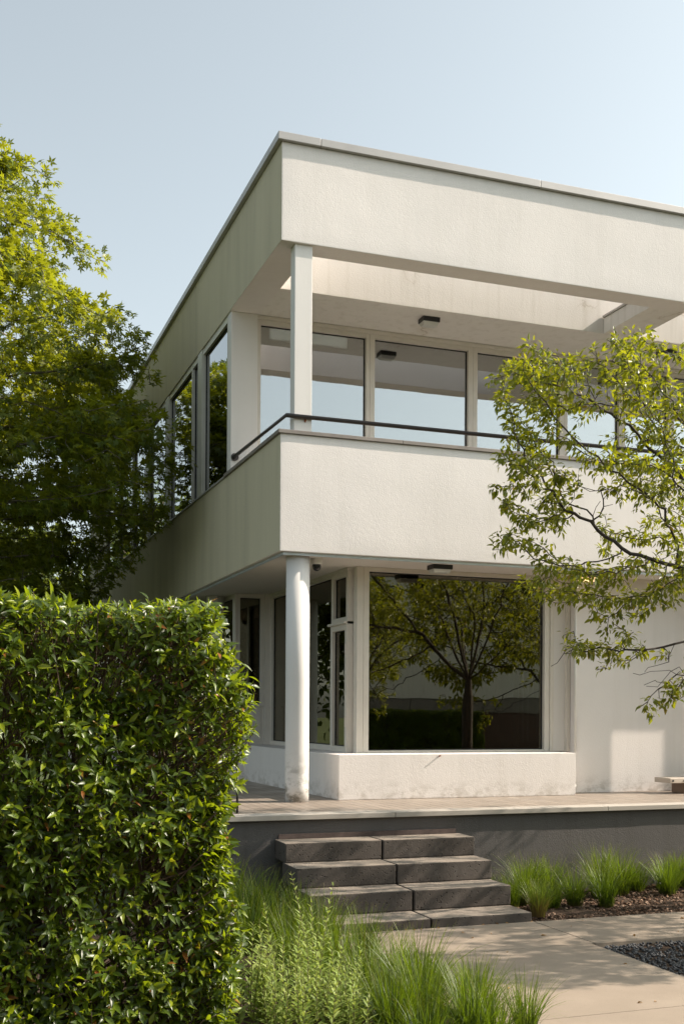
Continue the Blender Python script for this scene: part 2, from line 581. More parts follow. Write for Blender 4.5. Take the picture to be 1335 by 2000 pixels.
M['bench'] = mat_plain("beige_bench_metal", (0.52, 0.45, 0.38), 0.45, var=0.06)
M['rust'] = mat_plain("rusty_iron", (0.20, 0.07, 0.03), 0.8, var=0.3, scale=60)
M['dry_leaf'] = mat_leaf("dry_leaf", ((0, (0.24, 0.10, 0.03)), (0.5, (0.32, 0.17, 0.04)), (1, (0.12, 0.06, 0.03))), (0.4, 0.2, 0.03), tfac=0.2)
M['hedge_leaf'] = mat_leaf("glossy_hedge_leaf", ((0, (0.024, 0.040, 0.006)), (0.5, (0.050, 0.088, 0.008)), (0.80, (0.12, 0.175, 0.010)), (0.975, (0.24, 0.27, 0.015)), (0.985, (0.26, 0.10, 0.02)), (1, (0.22, 0.07, 0.02))), (0.48, 0.60, 0.012), rough=0.36, spec=0.5, tfac=0.34)
M['star_leaf'] = mat_leaf("star_leaf", ((0, (0.040, 0.068, 0.010)), (0.6, (0.085, 0.128, 0.012)), (1, (0.19, 0.20, 0.018))), (0.52, 0.54, 0.015), rough=0.42, tfac=0.40)
M['cherry_leaf'] = mat_leaf("cherry_leaf", ((0, (0.028, 0.048, 0.008)), (0.5, (0.070, 0.112, 0.010)), (0.85, (0.165, 0.19, 0.016)), (0.96, (0.26, 0.23, 0.03)), (1, (0.28, 0.13, 0.03))), (0.58, 0.60, 0.012), rough=0.38, spec=0.45, tfac=0.38)
M['herb_leaf'] = mat_leaf("herb_leaf", ((0, (0.16, 0.23, 0.045)), (0.6, (0.26, 0.34, 0.08)), (1, (0.38, 0.44, 0.15))), (0.50, 0.60, 0.10), rough=0.5, tfac=0.35)
M['herb_stem'] = mat_plain("herb_stem", (0.14, 0.13, 0.05), 0.7, var=0.3, scale=30)
M['blade'] = mat_blade("grass_blade", ((0, (0.10, 0.06, 0.03)), (0.16, (0.022, 0.040, 0.005)), (0.6, (0.050, 0.098, 0.005)), (0.9, (0.12, 0.165, 0.010)), (1, (0.20, 0.13, 0.04))))
M['blade_dry'] = mat_blade("dry_grass_blade", ((0, (0.22, 0.13, 0.06)), (0.35, (0.25, 0.17, 0.06)), (0.7, (0.12, 0.16, 0.03)), (1, (0.20, 0.22, 0.05))))
M['far_leaf'] = mat_leaf("far_leaf", ((0, (0.03, 0.055, 0.015)), (1, (0.07, 0.10, 0.02))), (0.3, 0.35, 0.03), rough=0.6, tfac=0.3)

lamp_m, lamp_nt, lamp_p = new_mat("warm_lamp_lens")
lamp_p.inputs["Base Color"].default_value = (0.6, 0.5, 0.4, 1)
lamp_p.inputs["Emission Color"].default_value = (1.0, 0.62, 0.30, 1)
lamp_p.inputs["Emission Strength"].default_value = 0.9
M['lens_lit'] = lamp_m
pan_m, pan_nt, pan_p = new_mat("light_panel")
pan_p.inputs["Base Color"].default_value = (0.7, 0.7, 0.66, 1)
pan_p.inputs["Emission Color"].default_value = (0.95, 1.0, 0.92, 1)
pan_p.inputs["Emission Strength"].default_value = 0.22
M['panel'] = pan_m

# ------------------------------------------------------------------ ground, path, beds
bm = bmesh.new()
bmesh.ops.create_grid(bm, x_segments=2, y_segments=2, size=300)
bmesh.ops.translate(bm, verts=bm.verts, vec=(0, 0, -0.06))
tag(build("ground", bm, M['lawn']), kind='structure')

bm = bmesh.new()
g = 0.008
for x0, x1, y0, y1 in ((2.60, 4.296, 6.70 + g, 7.555), (4.296 + g, 7.2, 6.69 + g, 7.548), (7.2 + g, 10.2, 6.69 + g, 7.548),
                       (10.2 + g, 16, 6.69 + g, 7.548), (2.60, 4.272, 5.115, 6.70), (2.60, 4.272, 3.53, 5.115 - g),
                       (2.60, 4.272, 1.9, 3.53 - g), (-3, 4.272, 0.2, 1.9 - g), (-3, 4.272, -3, 0.2 - g)):
    box(bm, x0, x1, y0, y1, -0.075, 0.0, 0.004)
tag(build("path", bm, M['path']), kind='structure')


def bed(name, x0, x1, y0, y1, z, amp=0.025, step=0.08):
    nx, ny = int((x1 - x0) / step), int((y1 - y0) / step)
    xs, ys = np.linspace(x0, x1, nx + 1), np.linspace(y0, y1, ny + 1)
    V = [(x, y, z + amp * (noise.noise(Vector((x * 3, y * 3, 1))) + 0.6 * noise.noise(Vector((x * 11, y * 11, 4))))) for y in ys for x in xs]
    F = [(j * (nx + 1) + i, j * (nx + 1) + i + 1, (j + 1) * (nx + 1) + i + 1, (j + 1) * (nx + 1) + i) for j in range(ny) for i in range(nx)]
    return tag(link(name, np_mesh(name, np.array(V), np.array(F)), M['soil'], smooth=True), kind='structure')


bed("flower_bed", 4.306, 16, 7.556, 8.838, -0.012)
bed("hedge_bed", -4, 2.592, 2.0, 8.9, -0.012)
bed("gravel_bed", 4.285, 12, 2.0, 6.685, -0.03, 0.008)


def chips(name, n, x0, x1, y0, y1, z, smin, smax, mat, flat):
    ico = bmesh.new(); bmesh.ops.create_icosphere(ico, subdivisions=1, radius=1.0)
    ico.verts.ensure_lookup_table(); ico.verts.index_update()
    tv = np.array([v.co[:] for v in ico.verts]); tf = np.array([[v.index for v in f.verts] for f in ico.faces]); ico.free()
    tv = tv * (1 + 0.25 * RNG.standard_normal(tv.shape)) * np.array([1.0, 0.7, flat])
    org = np.stack([RNG.uniform(x0, x1, n), RNG.uniform(y0, y1, n), RNG.uniform(z, z + smax * 0.6, n)], 1)
    d = unit(RNG.standard_normal((n, 3)) * [1, 1, 0.25]); nr = unit(np.array([0, 0, 1.0]) + 0.35 * RNG.standard_normal((n, 3)))
    V, F = scatter(tv, tf, org, d, nr, RNG.uniform(smin, smax, n))
    return tag(link(name, np_mesh(name, V, F), mat), kind='stuff')


tag(chips("gravel", 6500, 4.29, 6.6, 4.6, 6.68, -0.028, 0.010, 0.019, M['gravel'], 0.6), "dark grey gravel filling the corner beside the concrete path", "gravel")
M['chip'] = mat_leaf("bark_chip", ((0, (0.10, 0.055, 0.035)), (0.6, (0.17, 0.11, 0.075)), (1, (0.28, 0.20, 0.15))), (0.1, 0.05, 0.03), rough=0.9, spec=0.1, tfac=0.02)
tag(chips("mulch", 7000, 4.32, 8.5, 7.56, 8.83, -0.012, 0.007, 0.019, M['chip'], 0.22), "brown bark mulch on the bed below the dark plinth", "mulch")

# ------------------------------------------------------------------ terrace and steps
terr = tag(empty("terrace", (6, 8.84, 0)), "raised brown brick terrace on a dark grey rendered plinth", "terrace")
bm = bmesh.new()
box(bm, 2.2, 16, 8.852, 24, -0.08, 0.703)
wavy_sheet(bm, 2.2, 16, -0.08, 0.703, 8.848, 0.004, 0.09)
build("plinth", bm, M['plinth'], terr)
bm = bmesh.new(); box(bm, 2.2, 16, 9.02, 24, 0.704, 0.7455)
build("paving", bm, M['pavers'], terr)
bm = bmesh.new()
for a, b in ((2.17, 3.665), (3.67, 5.777), (5.782, 7.88), (7.885, 9.98), (9.985, 16)):
    box(bm, a, b, 8.80, 9.018, 0.705, 0.748, 0.004)
build("edge_slab", bm, M['edge'], terr)
bm = bmesh.new(); box(bm, 2.64, 4.25, 8.828, 8.842, 0.549, 0.588)
build("mortar_strip", bm, mat_plain("old_mortar", (0.085, 0.062, 0.055), 0.95, var=0.3, scale=12), terr)

levels = (("top", 8.545, 8.840, 0.387, 0.546), ("second", 8.232, 8.62, 0.228, 0.3865), ("third", 7.903, 8.30, 0.069, 0.2275), ("bottom", 7.562, 7.98, -0.07, 0.0685))
for nm, y0, y1, z0, z1 in levels:
    for side, x0, x1 in (("left", 2.605, 3.438), ("right", 3.450, 4.29)):
        bm = bmesh.new()
        box(bm, x0 + RNG.uniform(-.004, .004), x1, y0 + RNG.uniform(-.004, .004), y1, z0 + 0.001, z1, 0.010)
        word = {"top": "topmost step block, against the dark plinth", "second": "second step block from the top", "third": "third step block from the top",
                "bottom": "lowest step block, resting on the path"}[nm]
        tag(build("step_block", bm, M['step']), f"{side} pitted dark stone {word}", "step block", "stone blocks of the terrace steps")

# ------------------------------------------------------------------ house
XE, YE = 16.0, 24.0
X0, Y0 = 2.97, 9.95
house = tag(empty("white_house", (9.0, 14.0, 0.75)), "white stuccoed two-storey modernist house with flat roof, corner balcony and ribbon windows", "house")


def wall_block(name, rects, mat, parent, sheet=None, bev=0.006):
    bm = bmesh.new()
    for r in rects: box(bm, *r, bev)
    if sheet: wavy_sheet(bm, *sheet)
    return build(name, bm, mat, parent)


# roof frame: L-shaped parapet beams
bm = bmesh.new()
prism(bm, [(X0, Y0), (XE, Y0), (XE, 10.207), (3.30, 10.207), (3.30, YE), (X0, YE)], 5.995, 6.912, 0.005)
wavy_sheet(bm, X0 + .012, XE - .02, 6.004, 6.906, Y0 - .0005)
build("roof_beam", bm, M['stucco'], house)
bm = bmesh.new()
box(bm, 3.302, XE, 11.11, YE, 5.998, 6.80, 0.004)
wavy_sheet(bm, 3.31, XE - .02, 6.006, 6.795, 11.1095, 0.003, 0.12)
build("roof_slab", bm, M['stucco_cracked'], house)
for xa, xb in ((7.20, 7.65), (11.6, 12.05)):
    bm = bmesh.new()
    box(bm, xa, xb, 10.209, 11.105, 5.998, 6.175, 0.004)
    cb = build("cross_beam", bm, M['stucco_cracked'], house)
    bm = bmesh.new(); box(bm, xa - .02, xb + .02, 10.212, 11.10, 6.177, 6.20)
    build("beam_cap", bm, M['coping'], cb)
bm = bmesh.new()
cuts = [2.925, 3.34, 5.677, 8.01, 10.34, 12.68, 16]
for a, b in zip(cuts, cuts[1:]):
    box(bm, a + (.003 if a > 3 else 0), b - .003, 9.905, 10.245, 6.913, 6.983, 0.003)
ycuts = [10.248, 12.6, 15, 17.4, 19.8, 24]
for a, b in zip(ycuts, ycuts[1:]):
    box(bm, 2.925, 3.33, a, b - .005, 6.913, 6.983, 0.003)
build("roof_coping", bm, M['coping'], house)

# balcony walls
bm = bmesh.new()
prism(bm, [(X0, Y0), (XE, Y0), (XE, 10.15), (3.15, 10.15), (3.15, YE), (X0, YE)], 3.10, 4.195, 0.005)
wavy_sheet(bm, X0 + .012, XE - .02, 3.109, 4.19, Y0 - .0005)
build("balcony_wall", bm, M['stucco'], house)
bm = bmesh.new()
for a, b in ((2.945, 4.193), (4.196, 6.3), (6.304, 8.4), (8.404, 16)):
    box(bm, a, b, 9.925, 10.17, 4.196, 4.231, 0.003)
box(bm, 2.945, 3.17, 10.173, 12.07, 4.196, 4.231, 0.003)
build("balcony_coping", bm, M['sill'], house)
bm = bmesh.new(); box(bm, 2.95, 3.17, 12.073, YE, 4.196, 4.214, 0.002)
build("window_sill", bm, M['coping'], house)
wall_block("balcony_slab", [(3.03, XE, 10.005, YE, 3.08, 3.0985), (3.153, XE, 10.153, YE, 3.0995, 3.35)], M['soffit'], house, bev=0)
bm = bmesh.new()
box(bm, 3.012, XE, 9.985, 10.003, 3.072, 3.098); box(bm, 3.012, 3.028, 10.005, YE, 3.072, 3.098)
build("drip_edge", bm, M['drip'], house)
wall_block("pier", [(2.985, 3.286, 11.90, 12.04, 4.233, 5.993), (3.153, 3.286, 11.90, 12.04, 3.352, 4.2325)], M['soffit'], house)
bm = bmesh.new(); box(bm, 3.112, 3.287, 9.985, 10.115, 4.2315, 5.994, 0.006)
build("balcony_post", bm, M['column'], house)

# handrail
bm = bmesh.new()
tube(bm, [(3.02, 11.895, 4.392), (3.03, 9.965, 4.372), (15.9, 9.965, 4.372)], 0.021, 10)
hr = build("handrail", bm, M['rail'], house, smooth=True)
bm = bmesh.new()
lathe(bm, 0, 0, [(0.042, 0), (0.042, .02)], 16)
bmesh.ops.rotate(bm, verts=bm.verts, cent=(0, 0, 0), matrix=Matrix.Rotation(R(90), 3, 'X'))
bmesh.ops.translate(bm, verts=bm.verts, vec=(3.03, 11.897, 4.392))
build("rail_flange", bm, M['rail'], hr)
for x in (5.47, 8.0, 10.5, 13):
    bm = bmesh.new(); box(bm, x - .012, x + .012, 9.955, 9.975, 4.232, 4.353)
    build("rail_post", bm, M['rail'], hr)
bm = bmesh.new(); tube(bm, [(3.22, 9.972, 4.352), (3.22, 9.984, 4.33)], 0.009, 6)
build("rail_bracket", bm, M['rust'], hr)


# windows. A window: frame mesh (rebated), seal, pane
def window_x(x0, x1, z0, z1, y, parent, st=0.045, top=0.05, bot=0.05, glass='glass', frame='frame', depth=0.09, sill=False, name="window"):
    """window in a Y = const wall, front face at y"""
    bm = bmesh.new()
    y1 = y + depth
    box(bm, x0, x0 + st, y, y1, z0, z1, .003); box(bm, x1 - st, x1, y, y1, z0, z1, .003)
    box(bm, x0 + st, x1 - st, y + .002, y1, z1 - top, z1, .003); box(bm, x0 + st, x1 - st, y + .002, y1, z0, z0 + bot, .003)
    fr = build(name, bm, M[frame], parent)
    a, b, c, d = x0 + st, x1 - st, z0 + bot, z1 - top
    s = .010; ys = y + depth * .45
    bm = bmesh.new()
    box(bm, a, a + s, ys, ys + .02, c, d); box(bm, b - s, b, ys, ys + .02, c, d)
    box(bm, a + s, b - s, ys + .001, ys + .02, d - s, d); box(bm, a + s, b - s, ys + .001, ys + .02, c, c + s)
    build("seal", bm, M['seal'], fr)
    bm = bmesh.new(); box(bm, a + s * .5, b - s * .5, ys + .008, ys + .014, c + s * .5, d - s * .5)
    build("pane", bm, M[glass], fr)
    return fr


def window_y(y0, y1, z0, z1, x, parent, st=0.045, top=0.05, bot=0.05, glass='glass_side', frame='frame_grey', depth=0.09, name="window"):
    """window in an X = const wall, outer face at x (looks to -X)"""
    bm = bmesh.new()
    x1 = x + depth
    box(bm, x, x1, y0, y0 + st, z0, z1, .003); box(bm, x, x1, y1 - st, y1, z0, z1, .003)
    box(bm, x + .002, x1, y0 + st, y1 - st, z1 - top, z1, .003); box(bm, x + .002, x1, y0 + st, y1 - st, z0, z0 + bot, .003)
    fr = build(name, bm, M[frame], parent)
    a, b, c, d = y0 + st, y1 - st, z0 + bot, z1 - top
    s = .010; xs = x + depth * .35
    bm = bmesh.new()
    box(bm, xs, xs + .02, a, a + s, c, d); box(bm, xs, xs + .02, b - s, b, c, d)
    box(bm, xs + .001, xs + .02, a + s, b - s, d - s, d); box(bm, xs + .001, xs + .02, a + s, b - s, c, c + s)
    build("seal", bm, M['seal'], fr)
    bm = bmesh.new(); box(bm, xs + .008, xs + .014, a + s * .5, b - s * .5, c + s * .5, d - s * .5)
    build("pane", bm, M[glass], fr)
    return fr


# upper front windows
ZT = 5.990
edges = [3.288, 4.632, 5.945, 7.19, 8.02, 8.75, 9.9, 11.2, 12.5, 14.0, 16.0]
for i, (a, b) in enumerate(zip(edges, edges[1:])):
    window_x(a + .001, b - .001, 3.352, ZT, 11.945, house, st=0.046 if i not in (1, 2) else 0.06, top=0.085, bot=0.10)
# thin reveal strip above the frames
bm = bmesh.new(); box(bm, 3.288, XE, 11.915, 11.943, 5.955, 5.992, .002)
build("frame_head", bm, M['frame'], house)
# upper left ribbon
for a, b in ((12.045, 13.30), (13.305, 13.53), (13.90, 15.40), (15.405, 15.64), (15.645, 17.02), (17.26, 18.50), (18.505, 20.0), (20.005, 21.6)):
    if b - a < .3:
        bm = bmesh.new(); box(bm, 2.975, 3.06, a, b, 4.215, 5.992, .003)
        build("mullion", bm, M['frame_side'], house)
    else:
        window_y(a, b, 4.215, 5.992, 2.985, house, st=.03, top=.07, bot=.02, frame='frame_side')
window_y(13.535, 13.895, 4.215, 5.992, 2.985, house, st=.025, top=.07, bot=.02, frame='frame_side')
bm = bmesh.new(); box(bm, 2.98, 3.06, 17.025, 17.255, 4.215, 5.992, .003)
build("mullion", bm, M['frame_side'], house)
bm = bmesh.new(); box(bm, 2.99, 3.10, 21.61, YE, 4.215, 5.992)
build("side_wall", bm, M['stucco'], house)
# upper room
bm = bmesh.new(); box(bm, 3.2, XE, 17.0, 17.1, 3.352, 5.996); box(bm, 12.5, 12.6, 12.2, 16.99, 3.352, 5.996)
build("upper_room_wall", bm, M['interior'], house)

# ground floor: dwarf wall, windows, pier, recessed wall
bm = bmesh.new()
prism(bm, [(3.640, 10.165), (6.250, 10.125), (6.250, 10.70), (4.05, 10.70), (4.05, 20), (3.46, 20), (3.46, 13.52), (3.58, 13.52), (3.585, 12.7)], 0.747, 1.187, 0.004)
wavy = build("dwarf_wall", bm, M['stucco_clean'], house)
ZS = 3.078
window_x(4.035, 6.185, 1.189, ZS, 10.55, house, st=0.062, top=0.042, bot=0.022, glass='glass_dark', depth=.10)
bm = bmesh.new(); box(bm, 3.962, 4.032, 10.545, 10.64, 1.189, ZS, .004)
build("corner_post", bm, M['frame'], house)
bm = bmesh.new(); box(bm, 6.187, 6.230, 10.54, 10.65, 1.189, ZS, .003); box(bm, 6.37, 6.412, 10.50, 10.62, 1.189, ZS, .004)
build("jamb", bm, M['frame'], house)
bm = bmesh.new(); box(bm, 6.231, 6.369, 10.545, 10.66, 1.189, ZS)
build("window_pier", bm, M['soffit'], house)
# left side ground floor
window_y(10.66, 11.16, 2.53, ZS - .03, 3.905, house, st=.055, top=.055, bot=.05, glass='glass_dark', frame='frame')
cs = window_y(10.66, 11.16, 1.189, 2.505, 3.895, house, st=.06, top=.06, bot=.06, glass='glass_dark', frame='frame', name="casement")
bm = bmesh.new(); box(bm, 3.865, 3.905, 10.66, 11.18, 2.505, 2.528, .002)
build("transom_sill", bm, M['frame'], house)
bm = bmesh.new()
box(bm, 3.883, 3.894, 10.675, 10.686, 1.45, 1.55)
build("hinge", bm, M['frame'], cs)
bm = bmesh.new(); box(bm, 3.883, 3.894, 10.675, 10.686, 2.2, 2.3)
build("hinge", bm, M['frame'], cs)
bm = bmesh.new(); box(bm, 3.90, 3.99, 10.66, 13.52, 3.049, ZS)
build("frame_head", bm, M['frame'], house)
window_y(11.165, 12.55, 1.189, ZS - .03, 3.915, house, st=.03, top=.02, bot=.06, glass='glass_dark', frame='frame')
window_y(12.555, 13.51, 1.189, ZS - .03, 3.915, house, st=.05, top=.03, bot=.05, glass='glass_dark', frame='frame')
bm = bmesh.new(); box(bm, 3.845, 3.93, 13.515, 13.60, 1.189, ZS, .003); box(bm, 3.46, 3.475, 13.515, 13.60, 1.189, ZS)
build("corner_post", bm, M['frame'], house)
window_x(3.477, 3.843, 1.665, ZS, 13.53, house, st=.05, top=.05, bot=.04, glass='glass_dark')
bm = bmesh.new(); box(bm, 3.477, 3.843, 13.545, 13.60, 1.189, 1.663); box(bm, 3.52, 3.80, 13.539, 13.545, 1.225, 1.625, .002)
build("infill_panel", bm, M['frame'], house)
for a, b in ((13.61, 15.2), (15.21, 16.8), (16.81, 18.4), (18.41, 20)):
    window_y(a, b, 1.189, ZS, 3.465, house, st=.06, top=.05, bot=.05, glass='glass_dark', frame='frame')
# recessed wall right of the window
bm = bmesh.new()
box(bm, 6.417, XE, 10.422, 10.68, 0.747, 3.079)
wavy_sheet(bm, 6.419, XE - .02, 0.7475, 3.079, 10.4205, 0.0015, 0.12)
build("recessed_wall", bm, M['stucco_clean'], house)
bm = bmesh.new(); tube(bm, [(6.413, 10.40, 1.19), (6.413, 10.40, 3.075)], 0.013, 12)
build("corner_pipe", bm, M['white_plastic'], house, smooth=True)
# ground-floor room
bm = bmesh.new(); box(bm, 4.06, 12, 15.5, 15.6, 0.76, 3.078); box(bm, 8.2, 8.3, 10.69, 15.49, 0.76, 3.078)
build("room_wall", bm, M['interior'], house)
bm = bmesh.new(); box(bm, 4.055, 12, 10.705, 20, 0.746, 0.758)
build("room_floor", bm, M['interior_floor'], house)


def round_column(x, y):
    bm = bmesh.new()
    lathe(bm, x, y, [(0.113, 0.746), (0.1135, 0.9), (0.113, 1.9), (0.112, 3.079)], 48)
    o = build("round_column", bm, M['column'], house)
    for f in o.data.polygons:
        f.use_smooth = len(f.vertices) == 4
    return o


for x, y in ((3.206, 10.135), (3.32, 14.0), (3.32, 18.0), (8.22, 10.02), (9.42, 10.135), (14.5, 10.135)):
    round_column(x, y)

# ------------------------------------------------------------------ small fittings on the house
def soffit_lamp(loc, w, d, h, label, lens='lens'):
    t = tag(empty("soffit_lamp", loc), label, "lamp", "black soffit lamps")
    bm = bmesh.new()
    box(bm, -w / 2, w / 2, 0, d, -h, 0, .003)
    build("housing", bm, M['black'], t, local=True)
    bm = bmesh.new()
    v = [bm.verts.new(p) for p in ((-w * .47, .01, -h - .001), (w * .47, .01, -h - .001), (w * .47, d - .01, -h - .001), (-w * .47, d - .01, -h - .001),
                                   (-w * .40, .03, -h - .035), (w * .40, .03, -h - .035), (w * .40, d - .03, -h - .035), (-w * .40, d - .03, -h - .035))]
    for f in ((0, 1, 5, 4), (1, 2, 6, 5), (2, 3, 7, 6), (3, 0, 4, 7), (4, 5, 6, 7), (3, 2, 1, 0)):
        bm.faces.new([v[i] for i in f])
    build("lens", bm, M[lens], t, local=True)
    return t


soffit_lamp((5.11, 11.29, 5.995), .20, .15, .05, "black soffit lamp with pale lens over the upper balcony windows")
soffit_lamp((8.25, 11.29, 5.995), .20, .15, .05, "black soffit lamp at the right edge of the upper balcony ceiling")
soffit_lamp((4.71, 10.10, 3.079), .21, .16, .045, "black soffit lamp above the large ground-floor window")
soffit_lamp((6.43, 10.12, 3.079), .22, .16, .045, "lit black soffit lamp behind the cherry branches", 'lens_lit')

t = tag(empty("security_camera", (3.415, 10.20, 3.079)), "white dome security camera under the balcony beside the round column", "camera")
bm = bmesh.new(); lathe(bm, 0, 0, [(.055, 0), (.057, -.045), (.05, -.055)], 24)
build("camera_base", bm, M['white_plastic'], t, local=True, smooth=False)
bm = bmesh.new()
lathe(bm, 0, 0, [(.042, -.056), (.043, -.075), (.036, -.098), (.020, -.112), (.004, -.117)], 24)
build("dome", bm, mat_plain("smoked_dome", (0.01, 0.01, 0.012), 0.08), t, local=True, smooth=True)

bm = bmesh.new(); tube(bm, [(4.698, 10.155, 1.165), (4.698, 10.118, 1.172)], 0.007, 8)
tag(build("wall_nail", bm, M['rust']), "rusty nail sticking out of the dwarf wall below the large window", "nail")
bm = bmesh.new(); tube(bm, [(6.252, 10.18, 0.845), (6.275, 10.18, 0.845), (6.275, 10.16, 0.845)], 0.012, 8)
tag(build("tap", bm, M['white_plastic']), "small pale tap stub at the right end of the dwarf wall", "tap")

# bench at right edge
t = tag(empty("bench", (8.0, 10.06, 0.748)), "beige metal bench with round holes against the recessed white wall", "bench")
bm = bmesh.new(); box(bm, 7.30, 8.8, 9.95, 10.23, 0.862, 0.916, .006)
build("seat", bm, M['bench'], t)
for x in (7.335, 7.48, 7.625):
    bm = bmesh.new(); tube(bm, [(x, 9.952, .888), (x, 9.944, .888)], .011, 12)  # black disc stands in for the shade inside an open hole
    build("hole_disc", bm, M['black'], t)
for x in (7.50, 8.6):
    bm = bmesh.new(); box(bm, x, x + .05, 9.97, 10.20, 0.748, 0.861, .003)
    build("leg", bm, mat_plain("brown_leg", (0.20, 0.13, 0.09), .5), t)

# dark post at the terrace's left end
bm = bmesh.new(); tube(bm, [(2.345, 9.06, 0.748), (2.345, 9.06, 1.16)], 0.010, 8); tube(bm, [(2.345, 9.06, 1.161), (2.345, 9.06, 1.172)], 0.013, 8)
tag(build("guard_post", bm, M['black'], smooth=True), "thin dark metal post on the terrace edge beside the hedge", "post")

# curtain inside
bm = bmesh.new()
pts = []
for i in range(41):
    u = i / 40
    pts.append((5.88 + .40 * u, 10.80 + .03 * math.sin(u * 42) + .012 * math.sin(u * 97)))
lo = [bm.verts.new((x, y, .78)) for x, y in pts]; hi = [bm.verts.new((x, y, 3.05)) for x, y in pts]
for i in range(40):
    f = bm.faces.new((lo[i], lo[i + 1], hi[i + 1], hi[i])); f.smooth = True
cu = build("curtain", bm, M['curtain'])
cu.modifiers.new("thick", 'SOLIDIFY').thickness = .004
tag(cu, "blue-grey curtain gathered behind the right side of the ground-floor window", "curtain")

# ceiling light behind the upper window
t = tag(empty("ceiling_light", (3.95, 12.35, 5.996)), "long white ceiling light box behind the upper corner window", "ceiling light")
bm = bmesh.new(); box(bm, 3.48, 4.43, 12.14, 12.55, 5.80, 5.996, .004)
build("housing", bm, M['white_plastic'], t)
bm = bmesh.new(); box(bm, 3.50, 4.41, 12.132, 12.139, 5.825, 5.97, .002)
build("diffuser", bm, M['panel'], t)

# ------------------------------------------------------------------ house across the way (seen in the panes)
opp = tag(empty("opposite_house", (6, -12, 0)), "white house with grey band and brick base, mirrored in the large window", "house")
bm = bmesh.new(); box(bm, -14, 26, -16, -10.0, 2.05, 6.4, .01); build("wall", bm, M['stucco_cracked'], opp)
bm = bmesh.new()
for k in range(16): box(bm, -14 + 2.5 * k + .01, -14 + 2.5 * (k + 1) - .01, -16, -10.03, 1.62, 2.045, .01)
build("concrete_band", bm, M['sill'], opp)
bm = bmesh.new(); box(bm, -14, 26, -16, -10.06, -.06, 1.615); build("brick_base", bm, M['brick'], opp)
bm = bmesh.new(); box(bm, -14.05, 26.05, -16, -9.95, 6.402, 6.48); build("roof_coping", bm, M['coping'], opp)


# ------------------------------------------------------------------ trees
def colonize(start, attr, step, kill, inf, iters=200, bias=(0, 0, 0.0)):
    """space colonisation: start = list of (point, parent index); returns nodes and parents"""
    P = [np.array(p, float) for p, _ in start]
    par = [q for _, q in start]
    A = np.array(attr, float)
    alive = np.ones(len(A), bool)
    Parr = np.array(P)
    D = np.linalg.norm(A[:, None] - Parr[None], axis=2)
    near = D.argmin(1); nd = D.min(1)
    for it in range(iters):
        use = alive & (nd < inf)
        if not use.any(): break
        idx = near[use]; vec = unit(A[use] - Parr[idx])
        acc = {}
        for i, v in zip(idx, vec):
            if i in acc: acc[i] = acc[i] + v
            else: acc[i] = v.copy()
        new = []
        for i, v in acc.items():
            v = v / (np.linalg.norm(v) + 1e-9) + np.array(bias) + 0.12 * RNG.standard_normal(3)
            new.append((Parr[i] + step * v / (np.linalg.norm(v) + 1e-9), i))
        base = len(Parr)
        npts = np.array([p for p, _ in new])
        par += [i for _, i in new]
        Parr = np.vstack([Parr, npts])
        D = np.linalg.norm(A[:, None] - npts[None], axis=2)
        m = D.min(1); am = D.argmin(1) + base
        better = m < nd
        near[better] = am[better]; nd[better] = m[better]
        alive &= nd > kill
    return Parr, np.array(par)


def radii(P, par, tip, expo, rmax):
    n = len(P)
    acc = np.zeros(n)
    kids = np.zeros(n, int)
    for i in range(n):
        if par[i] >= 0: kids[par[i]] += 1
    for i in range(n - 1, -1, -1):
        if kids[i] == 0: acc[i] = tip ** expo
        if par[i] >= 0: acc[par[i]] += acc[i]
    r = acc ** (1 / expo)
    return np.minimum(r, rmax), kids


def branch_mesh(name, P, par, r, sides=5, keep=None):
    idx = [i for i in range(len(P)) if par[i] >= 0 and (keep is None or keep[i])]
    A = P[par[idx]]; B = P[idx]
    d = unit(B - A)
    ref = np.where(np.abs(d[:, 2:3]) < 0.9, np.array([[0, 0, 1.0]]), np.array([[1.0, 0, 0]]))
    a = unit(np.cross(d, ref)); b = np.cross(d, a)
    rb = r[idx]; ra = np.minimum(r[par[idx]], rb * 1.35)
    ang = np.arange(sides) * 2 * np.pi / sides
    ring = a[:, None] * np.cos(ang)[None, :, None] + b[:, None] * np.sin(ang)[None, :, None]
    V = np.concatenate([(A - d * ra[:, None] * .5)[:, None] + ring * ra[:, None, None], B[:, None] + ring * rb[:, None, None]], 1).reshape(-1, 3)
    k = np.arange(sides); k2 = (k + 1) % sides
    f = np.stack([k, k2, k2 + sides, k + sides], 1)
    F = (f[None] + (np.arange(len(idx)) * 2 * sides)[:, None, None]).reshape(-1, 4)
    return np_mesh(name, V, F)


def blob_points(blobs, n):
    """attractors inside a union of ellipsoids (centre, radii, weight)"""
    out = []
    w = np.array([b[2] for b in blobs], float); w /= w.sum()
    for (c, rr, _), k in zip(blobs, (w * n).astype(int)):
        u = unit(RNG.standard_normal((k, 3))) * (RNG.uniform(0, 1, (k, 1)) ** (1 / 2.4))
        out.append(np.array(c) + u * np.array(rr))
    return np.vstack(out)


